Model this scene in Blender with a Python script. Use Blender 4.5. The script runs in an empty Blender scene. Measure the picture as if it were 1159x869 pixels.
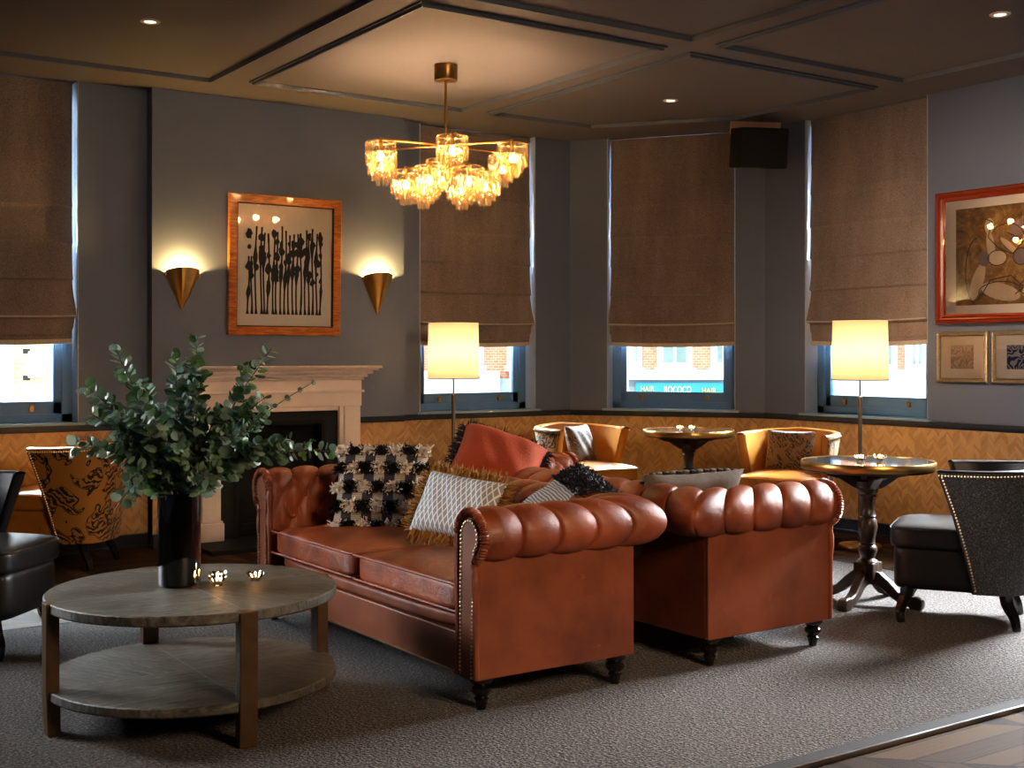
import bpy, bmesh, math, random
from mathutils import Vector, Matrix
random.seed(7)
PI = math.pi
SC = bpy.context.scene
COL = SC.collection
TH = 0.59840                       # the camera looks 34.3 degrees right of the room's long axis
CT, ST = math.cos(TH), math.sin(TH)
H = 3.10                           # ceiling height
BV, BR, RU = 8.32, 8.22, 7.18      # back wall, chimney breast, right wall
BAY0, BAY1 = Vector((6.262, BV)), Vector((RU, 6.970))

def c2w(x, y):                     # turn (right, forward) of the viewing direction into room axes
    return (x*CT + y*ST, -x*ST + y*CT)

# ------------------------------------------------------------------ materials
class NT:
    def __init__(s, name):
        m = bpy.data.materials.new(name); m.use_nodes = True
        s.m = m; s.t = m.node_tree; s.t.nodes.clear()
        s.out = s.n('ShaderNodeOutputMaterial')
    def n(s, k, **kw):
        nd = s.t.nodes.new(k)
        for a, v in kw.items():
            if a.startswith('i_'): s.set(nd, a[2:], v)
            else: setattr(nd, a, v)
        return nd
    def set(s, nd, key, v):
        key = int(key) if key.isdigit() else key.replace('_', ' ')
        sock = nd.inputs[key]
        if isinstance(v, bpy.types.NodeSocket): s.t.links.new(v, sock)
        else:
            if isinstance(v, tuple) and len(v) == 3 and sock.type == 'RGBA': v = v + (1,)
            sock.default_value = v
    def math(s, op, a, b=None, c=None):
        nd = s.n('ShaderNodeMath', operation=op)
        for i, v in enumerate((a, b, c)):
            if v is not None: s.set(nd, str(i), v)
        return nd.outputs[0]
    def ramp(s, fac, stops, interp='LINEAR'):
        nd = s.n('ShaderNodeValToRGB'); cr = nd.color_ramp; cr.interpolation = interp
        while len(cr.elements) < len(stops): cr.elements.new(0.5)
        for e, (p, c) in zip(cr.elements, stops):
            e.position = p; e.color = (c + (1,)) if len(c) == 3 else c
        s.set(nd, 'Fac', fac); return nd.outputs[0]
    def mix(s, f, a, b, kind='MIX'):
        nd = s.n('ShaderNodeMix', data_type='RGBA', blend_type=kind)
        s.set(nd, '0', f); s.set(nd, '6', a); s.set(nd, '7', b); return nd.outputs[2]
    def coord(s, which='Object', scale=None, rot=None):
        tc = s.n('ShaderNodeTexCoord').outputs[which]
        if scale is None and rot is None: return tc
        mp = s.n('ShaderNodeMapping')
        s.set(mp, 'Vector', tc)
        if scale is not None: s.set(mp, 'Scale', scale if isinstance(scale, tuple) else (scale,)*3)
        if rot is not None: s.set(mp, 'Rotation', rot)
        return mp.outputs[0]
    def noise(s, vec, scale, detail=3, rough=.5, dist=0, out='Fac'):
        nd = s.n('ShaderNodeTexNoise'); s.set(nd, 'Vector', vec); s.set(nd, 'Scale', float(scale))
        s.set(nd, 'Detail', float(detail)); s.set(nd, 'Roughness', rough); s.set(nd, 'Distortion', float(dist)); return nd.outputs[out]
    def bump(s, h, strength=.3, dist=.01):
        nd = s.n('ShaderNodeBump'); s.set(nd, 'Height', h); s.set(nd, 'Strength', strength); s.set(nd, 'Distance', dist); return nd.outputs[0]
    def bsdf(s, **kw):
        p = s.n('ShaderNodeBsdfPrincipled')
        for k, v in kw.items(): s.set(p, k, v)
        return p
    def done(s, sh):
        s.t.links.new(sh.outputs[0] if hasattr(sh, 'outputs') else sh, s.out.inputs[0]); return s.m

def plain(name, col, rough=.5, metal=0., var=.12, vs=8., bump=0., bs=60., coat=0., emis=None, es=0., spec=.5):
    t = NT(name); v = t.coord()
    n = t.noise(v, vs, 4)
    c = t.mix(n, tuple(x*(1-var) for x in col), tuple(min(1, x*(1+var)) for x in col))
    kw = dict(Base_Color=c, Roughness=rough, Metallic=metal, Coat_Weight=coat, Specular_IOR_Level=spec)
    if bump: kw['Normal'] = t.bump(t.noise(v, bs, 3), bump, .004)
    if emis: kw['Emission_Color'] = emis; kw['Emission_Strength'] = es
    return t.done(t.bsdf(**kw))

def leather(name, col, dark, rough=.36, crease=.35, vs=5.):
    t = NT(name); v = t.coord()
    big = t.noise(v, vs, 6, .6)
    c = t.ramp(big, [(.3, dark), (.62, col)])
    scr = t.ramp(t.noise(v, 14, 8, .75), [(.62, (0, 0, 0)), (.8, (1, 1, 1))])
    c = t.mix(scr, c, tuple(min(1, x*1.7+.01) for x in col))
    vo = t.n('ShaderNodeTexVoronoi', feature='DISTANCE_TO_EDGE'); t.set(vo, 'Vector', v); t.set(vo, 'Scale', 260.)
    wr = t.noise(t.coord(scale=(1, 1, 1)), 9, 5, .6, 1.2)
    hgt = t.math('ADD', t.math('MULTIPLY', vo.outputs[0], .25), t.math('MULTIPLY', wr, 1.0))
    r = t.math('ADD', t.math('MULTIPLY', big, .22), rough-.1)
    return t.done(t.bsdf(Base_Color=c, Roughness=r, Coat_Weight=.12, Coat_Roughness=.3, Normal=t.bump(hgt, crease, .008)))

def chevron(t, uv, period, wid, stops, gap=.04, grain=30.):
    sx = t.n('ShaderNodeSeparateXYZ'); t.set(sx, '0', uv)
    xs = t.math('DIVIDE', sx.outputs[0], period)
    col = t.math('FLOOR', xs)
    fr = t.math('SUBTRACT', xs, col)
    odd = t.math('MODULO', t.math('ABSOLUTE', col), 2.)
    sl = t.math('SUBTRACT', t.math('MULTIPLY', odd, 2.), 1.)
    off = t.math('MULTIPLY', t.math('MULTIPLY', t.math('SUBTRACT', fr, .5), sl), period)
    ys = t.math('DIVIDE', t.math('ADD', sx.outputs[1], off), wid)
    row = t.math('FLOOR', ys)
    fy = t.math('SUBTRACT', ys, row)
    cb = t.n('ShaderNodeCombineXYZ'); t.set(cb, '0', col); t.set(cb, '1', row)
    wn = t.n('ShaderNodeTexWhiteNoise'); t.set(wn, 'Vector', cb.outputs[0])
    ex = t.math('MINIMUM', fr, t.math('SUBTRACT', 1., fr)); ey = t.math('MINIMUM', fy, t.math('SUBTRACT', 1., fy))
    g = t.math('MINIMUM', t.math('MULTIPLY', ex, period/wid), ey)
    gapm = t.math('LESS_THAN', g, gap)
    # grain along each strip
    cv = t.n('ShaderNodeCombineXYZ'); t.set(cv, '0', t.math('MULTIPLY', sx.outputs[0], 1.)); t.set(cv, '1', t.math('MULTIPLY', ys, 2.2*wid/.05)); t.set(cv, '2', t.math('MULTIPLY', wn.outputs['Value'], 9.))
    gr = t.noise(cv.outputs[0], grain*.25, 4, .6, .6)
    f = t.math('ADD', t.math('MULTIPLY', wn.outputs['Value'], .6), t.math('MULTIPLY', gr, .4))
    return t.ramp(f, stops), gapm, gr, wn.outputs['Value']

MAT = {}
def mats():
    t = NT('painted_wall'); v = t.coord()
    n = t.noise(v, 2.2, 3)
    MAT['wall'] = t.done(t.bsdf(Base_Color=t.mix(n, (.152, .188, .268), (.168, .207, .295)), Roughness=.62, Normal=t.bump(t.noise(v, 180, 2), .05, .002)))
    t = NT('painted_ceiling'); v = t.coord()
    MAT['ceil'] = t.done(t.bsdf(Base_Color=t.mix(t.noise(v, 1.5, 3), (.178, .162, .158), (.20, .182, .178)), Roughness=.6, Normal=t.bump(t.noise(v, 120, 2), .05, .002)))
    MAT['mould'] = plain('moulding_paint', (.14, .165, .21), .45)
    MAT['blue'] = plain('blue_woodwork_paint', (.13, .27, .46), .32, var=.08, coat=.15)
    MAT['trimblue'] = plain('dark_blue_trim_paint', (.028, .038, .055), .35)
    MAT['sillblue'] = plain('sill_paint', (.30, .44, .56), .28, coat=.3)
    MAT['reveal'] = plain('window_reveal_paint', (.55, .62, .68), .5)
    MAT['mantel'] = plain('cream_mantel_paint', (.92, .80, .72), .4, var=.05, coat=.1)
    MAT['slate'] = plain('black_slate', (.008, .008, .008), .6, bump=.1)
    MAT['soot'] = plain('soot_black', (.006, .006, .006), .8)
    # wainscot
    t = NT('chevron_veneer')
    uv0 = t.coord('UV'); nv = t.n('ShaderNodeVectorMath', operation='MULTIPLY_ADD')
    t.set(nv, '0', t.noise(uv0, 9, 2, .5, 0, 'Color')); t.set(nv, '1', (.05, .05, 0)); t.set(nv, '2', uv0)
    c, g, gr, rn = chevron(t, nv.outputs[0], .052, .024, [(.1, (.44, .25, .105)), (.45, (.56, .345, .155)), (.85, (.68, .44, .21))], .03, 34)
    c = t.mix(t.math('MULTIPLY', g, .12), c, (.16, .07, .02))
    MAT['veneer'] = t.done(t.bsdf(Base_Color=c, Roughness=t.math('ADD', t.math('MULTIPLY', rn, .25), .33), Coat_Weight=.15, Normal=t.bump(t.math('ADD', gr, rn), .18, .003)))
    t = NT('herringbone_oak')
    c, g, gr, rn = chevron(t, t.coord('UV'), .46, .15, [(.1, (.020, .010, .005)), (.5, (.048, .026, .013)), (.85, (.12, .068, .033))], .022, 20)
    c = t.mix(g, c, (.008, .005, .004))
    MAT['floor'] = t.done(t.bsdf(Base_Color=c, Roughness=.7, Specular_IOR_Level=.1, Normal=t.bump(t.math('SUBTRACT', gr, g), .3, .003)))
    t = NT('speckled_carpet'); v = t.coord()
    a = t.noise(v, 85, 3, .75); b = t.noise(v, 1.1, 2)
    vo = t.n('ShaderNodeTexVoronoi'); t.set(vo, 'Vector', v); t.set(vo, 'Scale', 95.)
    c = t.ramp(a, [(.38, (.045, .040, .038)), (.52, (.135, .125, .118)), (.66, (.34, .32, .30))])
    c = t.mix(t.math('MULTIPLY', b, .25), c, (.10, .085, .075))
    MAT['carpet'] = t.done(t.bsdf(Base_Color=c, Roughness=.95, Sheen_Weight=.15, Specular_IOR_Level=.1, Normal=t.bump(t.math('ADD', a, vo.outputs[0]), .8, .012)))
    MAT['border'] = plain('carpet_border', (.022, .019, .017), .8, bump=.3, bs=150)
    MAT['steel'] = plain('brushed_steel', (.55, .58, .58), .3, 1.)
    # blinds
    t = NT('brown_blind_felt'); v = t.coord()
    a = t.noise(v, 150, 4, .7); b = t.noise(t.coord(scale=(1, 1, .35)), 3.5, 4, .6)
    c = t.ramp(t.math('ADD', t.math('MULTIPLY', a, .65), t.math('MULTIPLY', b, .35)), [(.36, (.150, .124, .115)), (.64, (.40, .335, .31))])
    p = t.bsdf(Base_Color=c, Roughness=.9, Sheen_Weight=.3, Specular_IOR_Level=.15, Normal=t.bump(t.math('ADD', a, t.math('MULTIPLY', b, 2.)), .5, .008))
    tr = t.n('ShaderNodeBsdfTranslucent'); t.set(tr, 'Color', (.22, .12, .07))
    mx = t.n('ShaderNodeMixShader'); t.set(mx, '0', .03); t.set(mx, '1', p.outputs[0]); t.set(mx, '2', tr.outputs[0])
    MAT['blind'] = t.done(mx)
    MAT['hem'] = plain('grey_hem_braid', (.62, .57, .52), .7, bump=.6, bs=200, var=.4, vs=120)
    # leathers
    MAT['red'] = leather('red_brown_leather', (.30, .078, .025), (.12, .026, .010), .42, .6)
    MAT['reddark'] = leather('red_brown_panel_leather', (.27, .080, .032), (.14, .038, .016), .45, .2, 3.)
    MAT['seatred'] = leather('worn_seat_leather', (.33, .078, .022), (.12, .024, .008), .32, .8, 7.)
    MAT['gold'] = leather('golden_leather', (.56, .24, .045), (.42, .155, .022), .3, .15)
    MAT['black'] = leather('black_leather', (.013, .011, .010), (.007, .006, .006), .38, .2)
    MAT['brass'] = plain('aged_brass', (.50, .30, .10), .30, 1., var=.3, vs=14)
    MAT['sconce'] = plain('hammered_gold', (.62, .38, .12), .32, 1., var=.25, vs=18, bump=.25, bs=25)
    MAT['stud'] = plain('antique_brass_studs', (.80, .62, .40), .3, 1.)
    MAT['blackwood'] = plain('ebonised_turned_wood', (.013, .009, .008), .18, coat=.5)
    MAT['darkwood'] = plain('dark_carved_wood', (.045, .028, .018), .38, var=.4, vs=20, coat=.2)
    MAT['pewter'] = plain('lamp_pewter', (.16, .13, .10), .4, .8)
    # coffee table slab: quartered brushed grain
    t = NT('grey_quartered_oak'); v = t.coord()
    sx = t.n('ShaderNodeSeparateXYZ'); t.set(sx, '0', v)
    ang = t.math('ARCTAN2', sx.outputs[1], sx.outputs[0])
    q = t.math('FLOOR', t.math('DIVIDE', t.math('ADD', ang, PI), PI/2))
    dirn = t.n('ShaderNodeVectorRotate', rotation_type='Z_AXIS'); t.set(dirn, 'Vector', v); t.set(dirn, 'Angle', t.math('MULTIPLY', t.math('MODULO', q, 2.), 1.1))
    mp = t.n('ShaderNodeMapping'); t.set(mp, 'Vector', dirn.outputs[0]); t.set(mp, 'Scale', (6., 34., 14.))
    gr = t.noise(mp.outputs[0], 1.6, 7, .68, 1.0); bg = t.noise(v, 3.5, 4)
    fq = t.math('FRACT', t.math('DIVIDE', t.math('ADD', ang, PI), PI/2))
    c = t.ramp(t.math('ADD', t.math('MULTIPLY', gr, .65), t.math('MULTIPLY', bg, .35)), [(.36, (.040, .036, .028)), (.48, (.115, .106, .085)), (.53, (.16, .148, .122)), (.64, (.27, .25, .21))])
    c = t.mix(t.math('MULTIPLY', t.math('MODULO', q, 2.), .35), c, (.085, .070, .050))
    seam = t.math('LESS_THAN', t.math('MINIMUM', t.math('ABSOLUTE', sx.outputs[0]), t.math('ABSOLUTE', sx.outputs[1])), .0028)
    c = t.mix(t.math('MULTIPLY', seam, .6), c, (.30, .28, .24))
    MAT['slab'] = t.done(t.bsdf(Base_Color=c, Roughness=.42, Normal=t.bump(gr, .9, .008)))
    MAT['slableg'] = plain('bronzed_oak', (.115, .068, .032), .38, .25, var=.35, vs=22, bump=.3, bs=40)
    MAT['vase'] = plain('gloss_black_glass', (.004, .004, .004), .06, coat=1.)
    MAT['stem'] = plain('green_brown_stem', (.10, .085, .035), .6)
    t = NT('eucalyptus_leaf')
    rp = t.n('ShaderNodeNewGeometry').outputs['Random Per Island']
    c = t.ramp(rp, [(0, (.07, .15, .04)), (.25, (.09, .17, .10)), (.55, (.18, .29, .23)), (.8, (.36, .47, .43)), (1, (.20, .36, .07))])
    p = t.bsdf(Base_Color=c, Roughness=.42, Specular_IOR_Level=.5)
    tr = t.n('ShaderNodeBsdfTranslucent'); t.set(tr, 'Color', c)
    mx = t.n('ShaderNodeMixShader'); t.set(mx, '0', .2); t.set(mx, '1', p.outputs[0]); t.set(mx, '2', tr.outputs[0])
    MAT['leaf'] = t.done(mx)
    # printed fabric: black wavy figures on ochre
    def printed(name, bg, fg, sc=1.):
        t = NT(name); v = t.coord()
        w = t.n('ShaderNodeTexWave', wave_type='BANDS', bands_direction='DIAGONAL'); t.set(w, 'Vector', v); t.set(w, 'Scale', 13.*sc); t.set(w, 'Distortion', 9.); t.set(w, 'Detail', 2.5); t.set(w, 'Detail Scale', 1.6)
        a = t.noise(v, 6.5*sc, 1, .5, 1.2)
        inside = t.ramp(a, [(.485, (0, 0, 0)), (.505, (1, 1, 1))])
        edge = t.math('LESS_THAN', t.math('ABSOLUTE', t.math('SUBTRACT', a, .47)), .013)
        sp = t.math('LESS_THAN', w.outputs['Fac'], .50)
        k = t.math('MAXIMUM', t.math('MULTIPLY', inside, sp), edge)
        c = t.mix(k, bg, fg)
        return t.done(t.bsdf(Base_Color=c, Roughness=.6, Sheen_Weight=.2, Normal=t.bump(t.noise(v, 300, 2), .15, .002)))
    MAT['tiger'] = printed('ochre_printed_fabric', (.44, .20, .035), (.014, .010, .007))
    MAT['tigerpale'] = printed('brown_printed_velvet', (.17, .095, .05), (.020, .010, .006), 1.5)
    t = NT('grey_flecked_tweed'); v = t.coord()
    a = t.noise(v, 140, 4, .8)
    c = t.ramp(a, [(.42, (.020, .021, .024)), (.56, (.07, .075, .083)), (.68, (.24, .25, .27))])
    MAT['tweed'] = t.done(t.bsdf(Base_Color=c, Roughness=.75, Sheen_Weight=.2, Normal=t.bump(a, .5, .004)))
    # lamp shade
    t = NT('cream_lampshade_linen'); v = t.coord(scale=(200, 200, 30))
    n = t.noise(v, 1.5, 3)
    df = t.n('ShaderNodeBsdfDiffuse'); t.set(df, 'Color', (.75, .62, .42))
    tr = t.n('ShaderNodeBsdfTranslucent'); t.set(tr, 'Color', t.mix(n, (.86, .68, .48), (.92, .75, .54)))
    mx = t.n('ShaderNodeMixShader'); t.set(mx, '0', .58); t.set(mx, '1', df.outputs[0]); t.set(mx, '2', tr.outputs[0])
    MAT['shade'] = t.done(mx)
    def emit(name, col, s):
        t = NT(name); e = t.n('ShaderNodeEmission'); t.set(e, 'Color', col); t.set(e, 'Strength', s); return t.done(e)
    MAT['bulb'] = emit('warm_bulb', (1, .70, .36), 45)
    MAT['flame'] = emit('candle_flame', (1, .55, .18), 14)
    MAT['spot'] = emit('downlight_lamp', (1, .78, .60), 2.2)
    t = NT('crystal_rods')
    tp = t.n('ShaderNodeBsdfTransparent'); t.set(tp, 'Color', (1, .93, .80))
    gl = t.n('ShaderNodeBsdfGlossy'); t.set(gl, 'Color', (.9, .74, .50)); t.set(gl, 'Roughness', .12)
    tl = t.n('ShaderNodeBsdfTranslucent'); t.set(tl, 'Color', (1, .84, .60))
    m1 = t.n('ShaderNodeMixShader'); t.set(m1, '0', .32); t.set(m1, '1', gl.outputs[0]); t.set(m1, '2', tl.outputs[0])
    lw = t.n('ShaderNodeLayerWeight'); t.set(lw, 'Blend', .35)
    m2 = t.n('ShaderNodeMixShader'); t.set(m2, '0', t.math('ADD', t.math('MULTIPLY', lw.outputs['Facing'], .75), .06)); t.set(m2, '1', tp.outputs[0]); t.set(m2, '2', m1.outputs[0])
    em = t.n('ShaderNodeEmission'); t.set(em, 'Color', (1, .62, .30)); t.set(em, 'Strength', .10)  # faint glow added to the glass rods in place of refracted bulb light
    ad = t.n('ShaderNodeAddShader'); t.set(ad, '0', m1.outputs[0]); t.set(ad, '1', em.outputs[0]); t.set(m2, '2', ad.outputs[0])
    MAT['crystal'] = t.done(m2)
    def pane(name, tint, refl=1.):
        t = NT(name)
        tp = t.n('ShaderNodeBsdfTransparent'); t.set(tp, 'Color', tint)
        gl = t.n('ShaderNodeBsdfGlossy'); t.set(gl, 'Roughness', .01)
        fr = t.n('ShaderNodeFresnel'); t.set(fr, 'IOR', 1.5)
        mx = t.n('ShaderNodeMixShader'); t.set(mx, '0', t.math('MULTIPLY', fr.outputs[0], refl)); t.set(mx, '1', tp.outputs[0]); t.set(mx, '2', gl.outputs[0])
        return t.done(mx)
    MAT['glass'] = pane('window_glass', (.97, 1, 1))
    MAT['picglass'] = pane('picture_glass', (1, 1, 1), 1.6)
    t = NT('cut_glass'); MAT['cutglass'] = t.done(t.bsdf(Base_Color=(1, 1, 1), Roughness=.03, Transmission_Weight=1., IOR=1.45))
    MAT['tin'] = plain('tealight_tin', (.7, .68, .65), .3, .9)
    MAT['wax'] = plain('tealight_wax', (.9, .75, .5), .4, emis=(1, .5, .15), es=1.2)
    # mirror-like stone table top
    t = NT('polished_stone_top'); v = t.coord()
    c = t.ramp(t.noise(v, 6, 8, .7, 1.5), [(.35, (.10, .07, .05)), (.6, (.22, .16, .11))])
    MAT['stone'] = t.done(t.bsdf(Base_Color=c, Roughness=.07, Coat_Weight=1., Coat_Roughness=.03, Specular_IOR_Level=.9))
    # frames and art
    t = NT('rippled_maple_frame'); v = t.coord(scale=(12, 12, 90))
    w = t.noise(v, 1.0, 3, .5, .8)
    MAT['maple'] = t.done(t.bsdf(Base_Color=t.ramp(w, [(.35, (.34, .105, .018)), (.65, (.62, .24, .045))]), Roughness=.32, Coat_Weight=.3))
    MAT['mahog'] = plain('red_mahogany_frame', (.23, .036, .012), .22, coat=.6)
    MAT['silver'] = plain('beaded_silver_gilt', (.44, .36, .24), .4, .7, var=.5, vs=90, bump=.8, bs=90)
    MAT['paper'] = plain('warm_white_mount', (.95, .86, .78), .7, var=.03)
    MAT['ink'] = plain('black_brown_ink', (.022, .014, .010), .6)
    MAT['cream'] = plain('cream_paint_shapes', (.62, .50, .36), .6, var=.3, vs=12)
    MAT['mauve'] = plain('mauve_paint_shape', (.22, .17, .20), .6, var=.4, vs=12)
    t = NT('brown_abstract_ground'); v = t.coord()
    MAT['artbg'] = t.done(t.bsdf(Base_Color=t.ramp(t.noise(v, 6, 6, .7, 2.5), [(.3, (.07, .035, .015)), (.48, (.26, .14, .045)), (.62, (.42, .26, .10))]), Roughness=.6))
    def maze(name, a, b):
        t = NT(name); v = t.coord(); n = t.noise(v, 13, 0, .5, .6)
        return t.done(t.bsdf(Base_Color=t.ramp(t.math('PINGPONG', t.math('MULTIPLY', n, 7.), .5), [(.22, a), (.28, b)]), Roughness=.6))
    MAT['maze1'] = maze('labyrinth_print_plum', (.02, .01, .05), (.42, .20, .17))
    MAT['maze2'] = maze('labyrinth_print_blue', (.015, .03, .12), (.38, .38, .42))
    # cushions
    MAT['rust'] = plain('rust_ribbed_velvet', (.33, .055, .013), .8, var=.2, bump=.4, bs=90)
    MAT['navyfringe'] = plain('navy_black_fringe', (.020, .021, .032), .8)
    MAT['ochrefringe'] = plain('ochre_fringe', (.33, .165, .035), .8, var=.4, vs=60)
    t = NT('grey_white_lattice_weave'); v = t.coord()
    sx = t.n('ShaderNodeSeparateXYZ'); t.set(sx, '0', v)
    zz = t.math('MULTIPLY', t.math('PINGPONG', t.math('MULTIPLY', sx.outputs[1], 1.), .028), .42)
    a = t.math('PINGPONG', t.math('ADD', sx.outputs[0], zz), .0125); b = t.math('PINGPONG', t.math('SUBTRACT', sx.outputs[0], zz), .0125)
    k = t.math('LESS_THAN', t.math('MINIMUM', a, b), .0026)
    MAT['lattice'] = t.done(t.bsdf(Base_Color=t.mix(k, (.27, .29, .33), (.74, .72, .68)), Roughness=.85, Normal=t.bump(t.noise(v, 220, 2), .3, .002)))
    t = NT('grey_wave_weave'); v = t.coord()
    w = t.n('ShaderNodeTexWave', bands_direction='X'); t.set(w, 'Vector', v); t.set(w, 'Scale', 24.); t.set(w, 'Distortion', 5.); t.set(w, 'Detail', 1.); t.set(w, 'Detail Scale', .8)
    MAT['wavegrey'] = t.done(t.bsdf(Base_Color=t.ramp(w.outputs['Fac'], [(.4, (.13, .12, .115)), (.6, (.38, .36, .34))]), Roughness=.85))
    t = NT('banded_weave'); v = t.coord()
    sx = t.n('ShaderNodeSeparateXYZ'); t.set(sx, '0', v)
    cx = t.math('GREATER_THAN', t.math('PINGPONG', sx.outputs[0], .05), .025)
    lines = t.math('GREATER_THAN', t.math('PINGPONG', sx.outputs[1], .004), .002)
    c1 = t.mix(lines, (.50, .42, .32), (.22, .17, .12)); c2 = t.mix(lines, (.02, .018, .022), (.06, .05, .065))
    MAT['kilim'] = t.done(t.bsdf(Base_Color=t.mix(cx, c1, c2), Roughness=.9, Normal=t.bump(t.noise(v, 300, 2), .4, .003)))
    MAT['whitetuft'] = plain('cream_wool_tufts', (.82, .74, .65), .9, var=.15, vs=50)
    MAT['blacktuft'] = plain('black_wool_tufts', (.016, .014, .013), .9)
    MAT['taupe'] = plain('taupe_cushion_cotton', (.11, .08, .058), .85, var=.25, vs=30, bump=.3)
    MAT['speaker'] = plain('black_speaker_cabinet', (.006, .006, .006), .55)
    MAT['ply'] = plain('bare_edge_board', (.85, .58, .45), .6)
    MAT['rubber'] = plain('black_rubber_flex', (.012, .012, .012), .5)
    # exterior
    def brick(name, a, b, mo, sc):
        t = NT(name)
        bt = t.n('ShaderNodeTexBrick'); t.set(bt, 'Vector', t.coord('UV')); t.set(bt, 'Color1', a); t.set(bt, 'Color2', b); t.set(bt, 'Mortar', mo); t.set(bt, 'Scale', sc)
        t.set(bt, 'Mortar Size', .015); return t.done(t.bsdf(Base_Color=bt.outputs[0], Roughness=.85))
    MAT['brickred'] = brick('red_brick', (.48, .17, .09), (.58, .24, .13), (.60, .50, .42), 5.)
    MAT['brickbuff'] = brick('buff_brick', (.62, .42, .20), (.72, .54, .30), (.75, .68, .55), 4.5)
    MAT['white'] = plain('white_stucco', (.80, .80, .78), .7, var=.04)
    MAT['greystone'] = plain('grey_shopfront', (.30, .33, .34), .7)
    MAT['teal'] = plain('teal_sign_paint', (.03, .30, .42), .5, var=.05)
    MAT['signgold'] = plain('gold_sign_letters', (.70, .48, .12), .5)
    MAT['signwhite'] = plain('white_sign_letters', (.85, .85, .80), .5)
    MAT['extglass'] = plain('dark_street_glass', (.18, .24, .22), .2, var=.5, vs=3)
    MAT['asphalt'] = plain('street_asphalt', (.25, .25, .25), .9)
mats()

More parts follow.
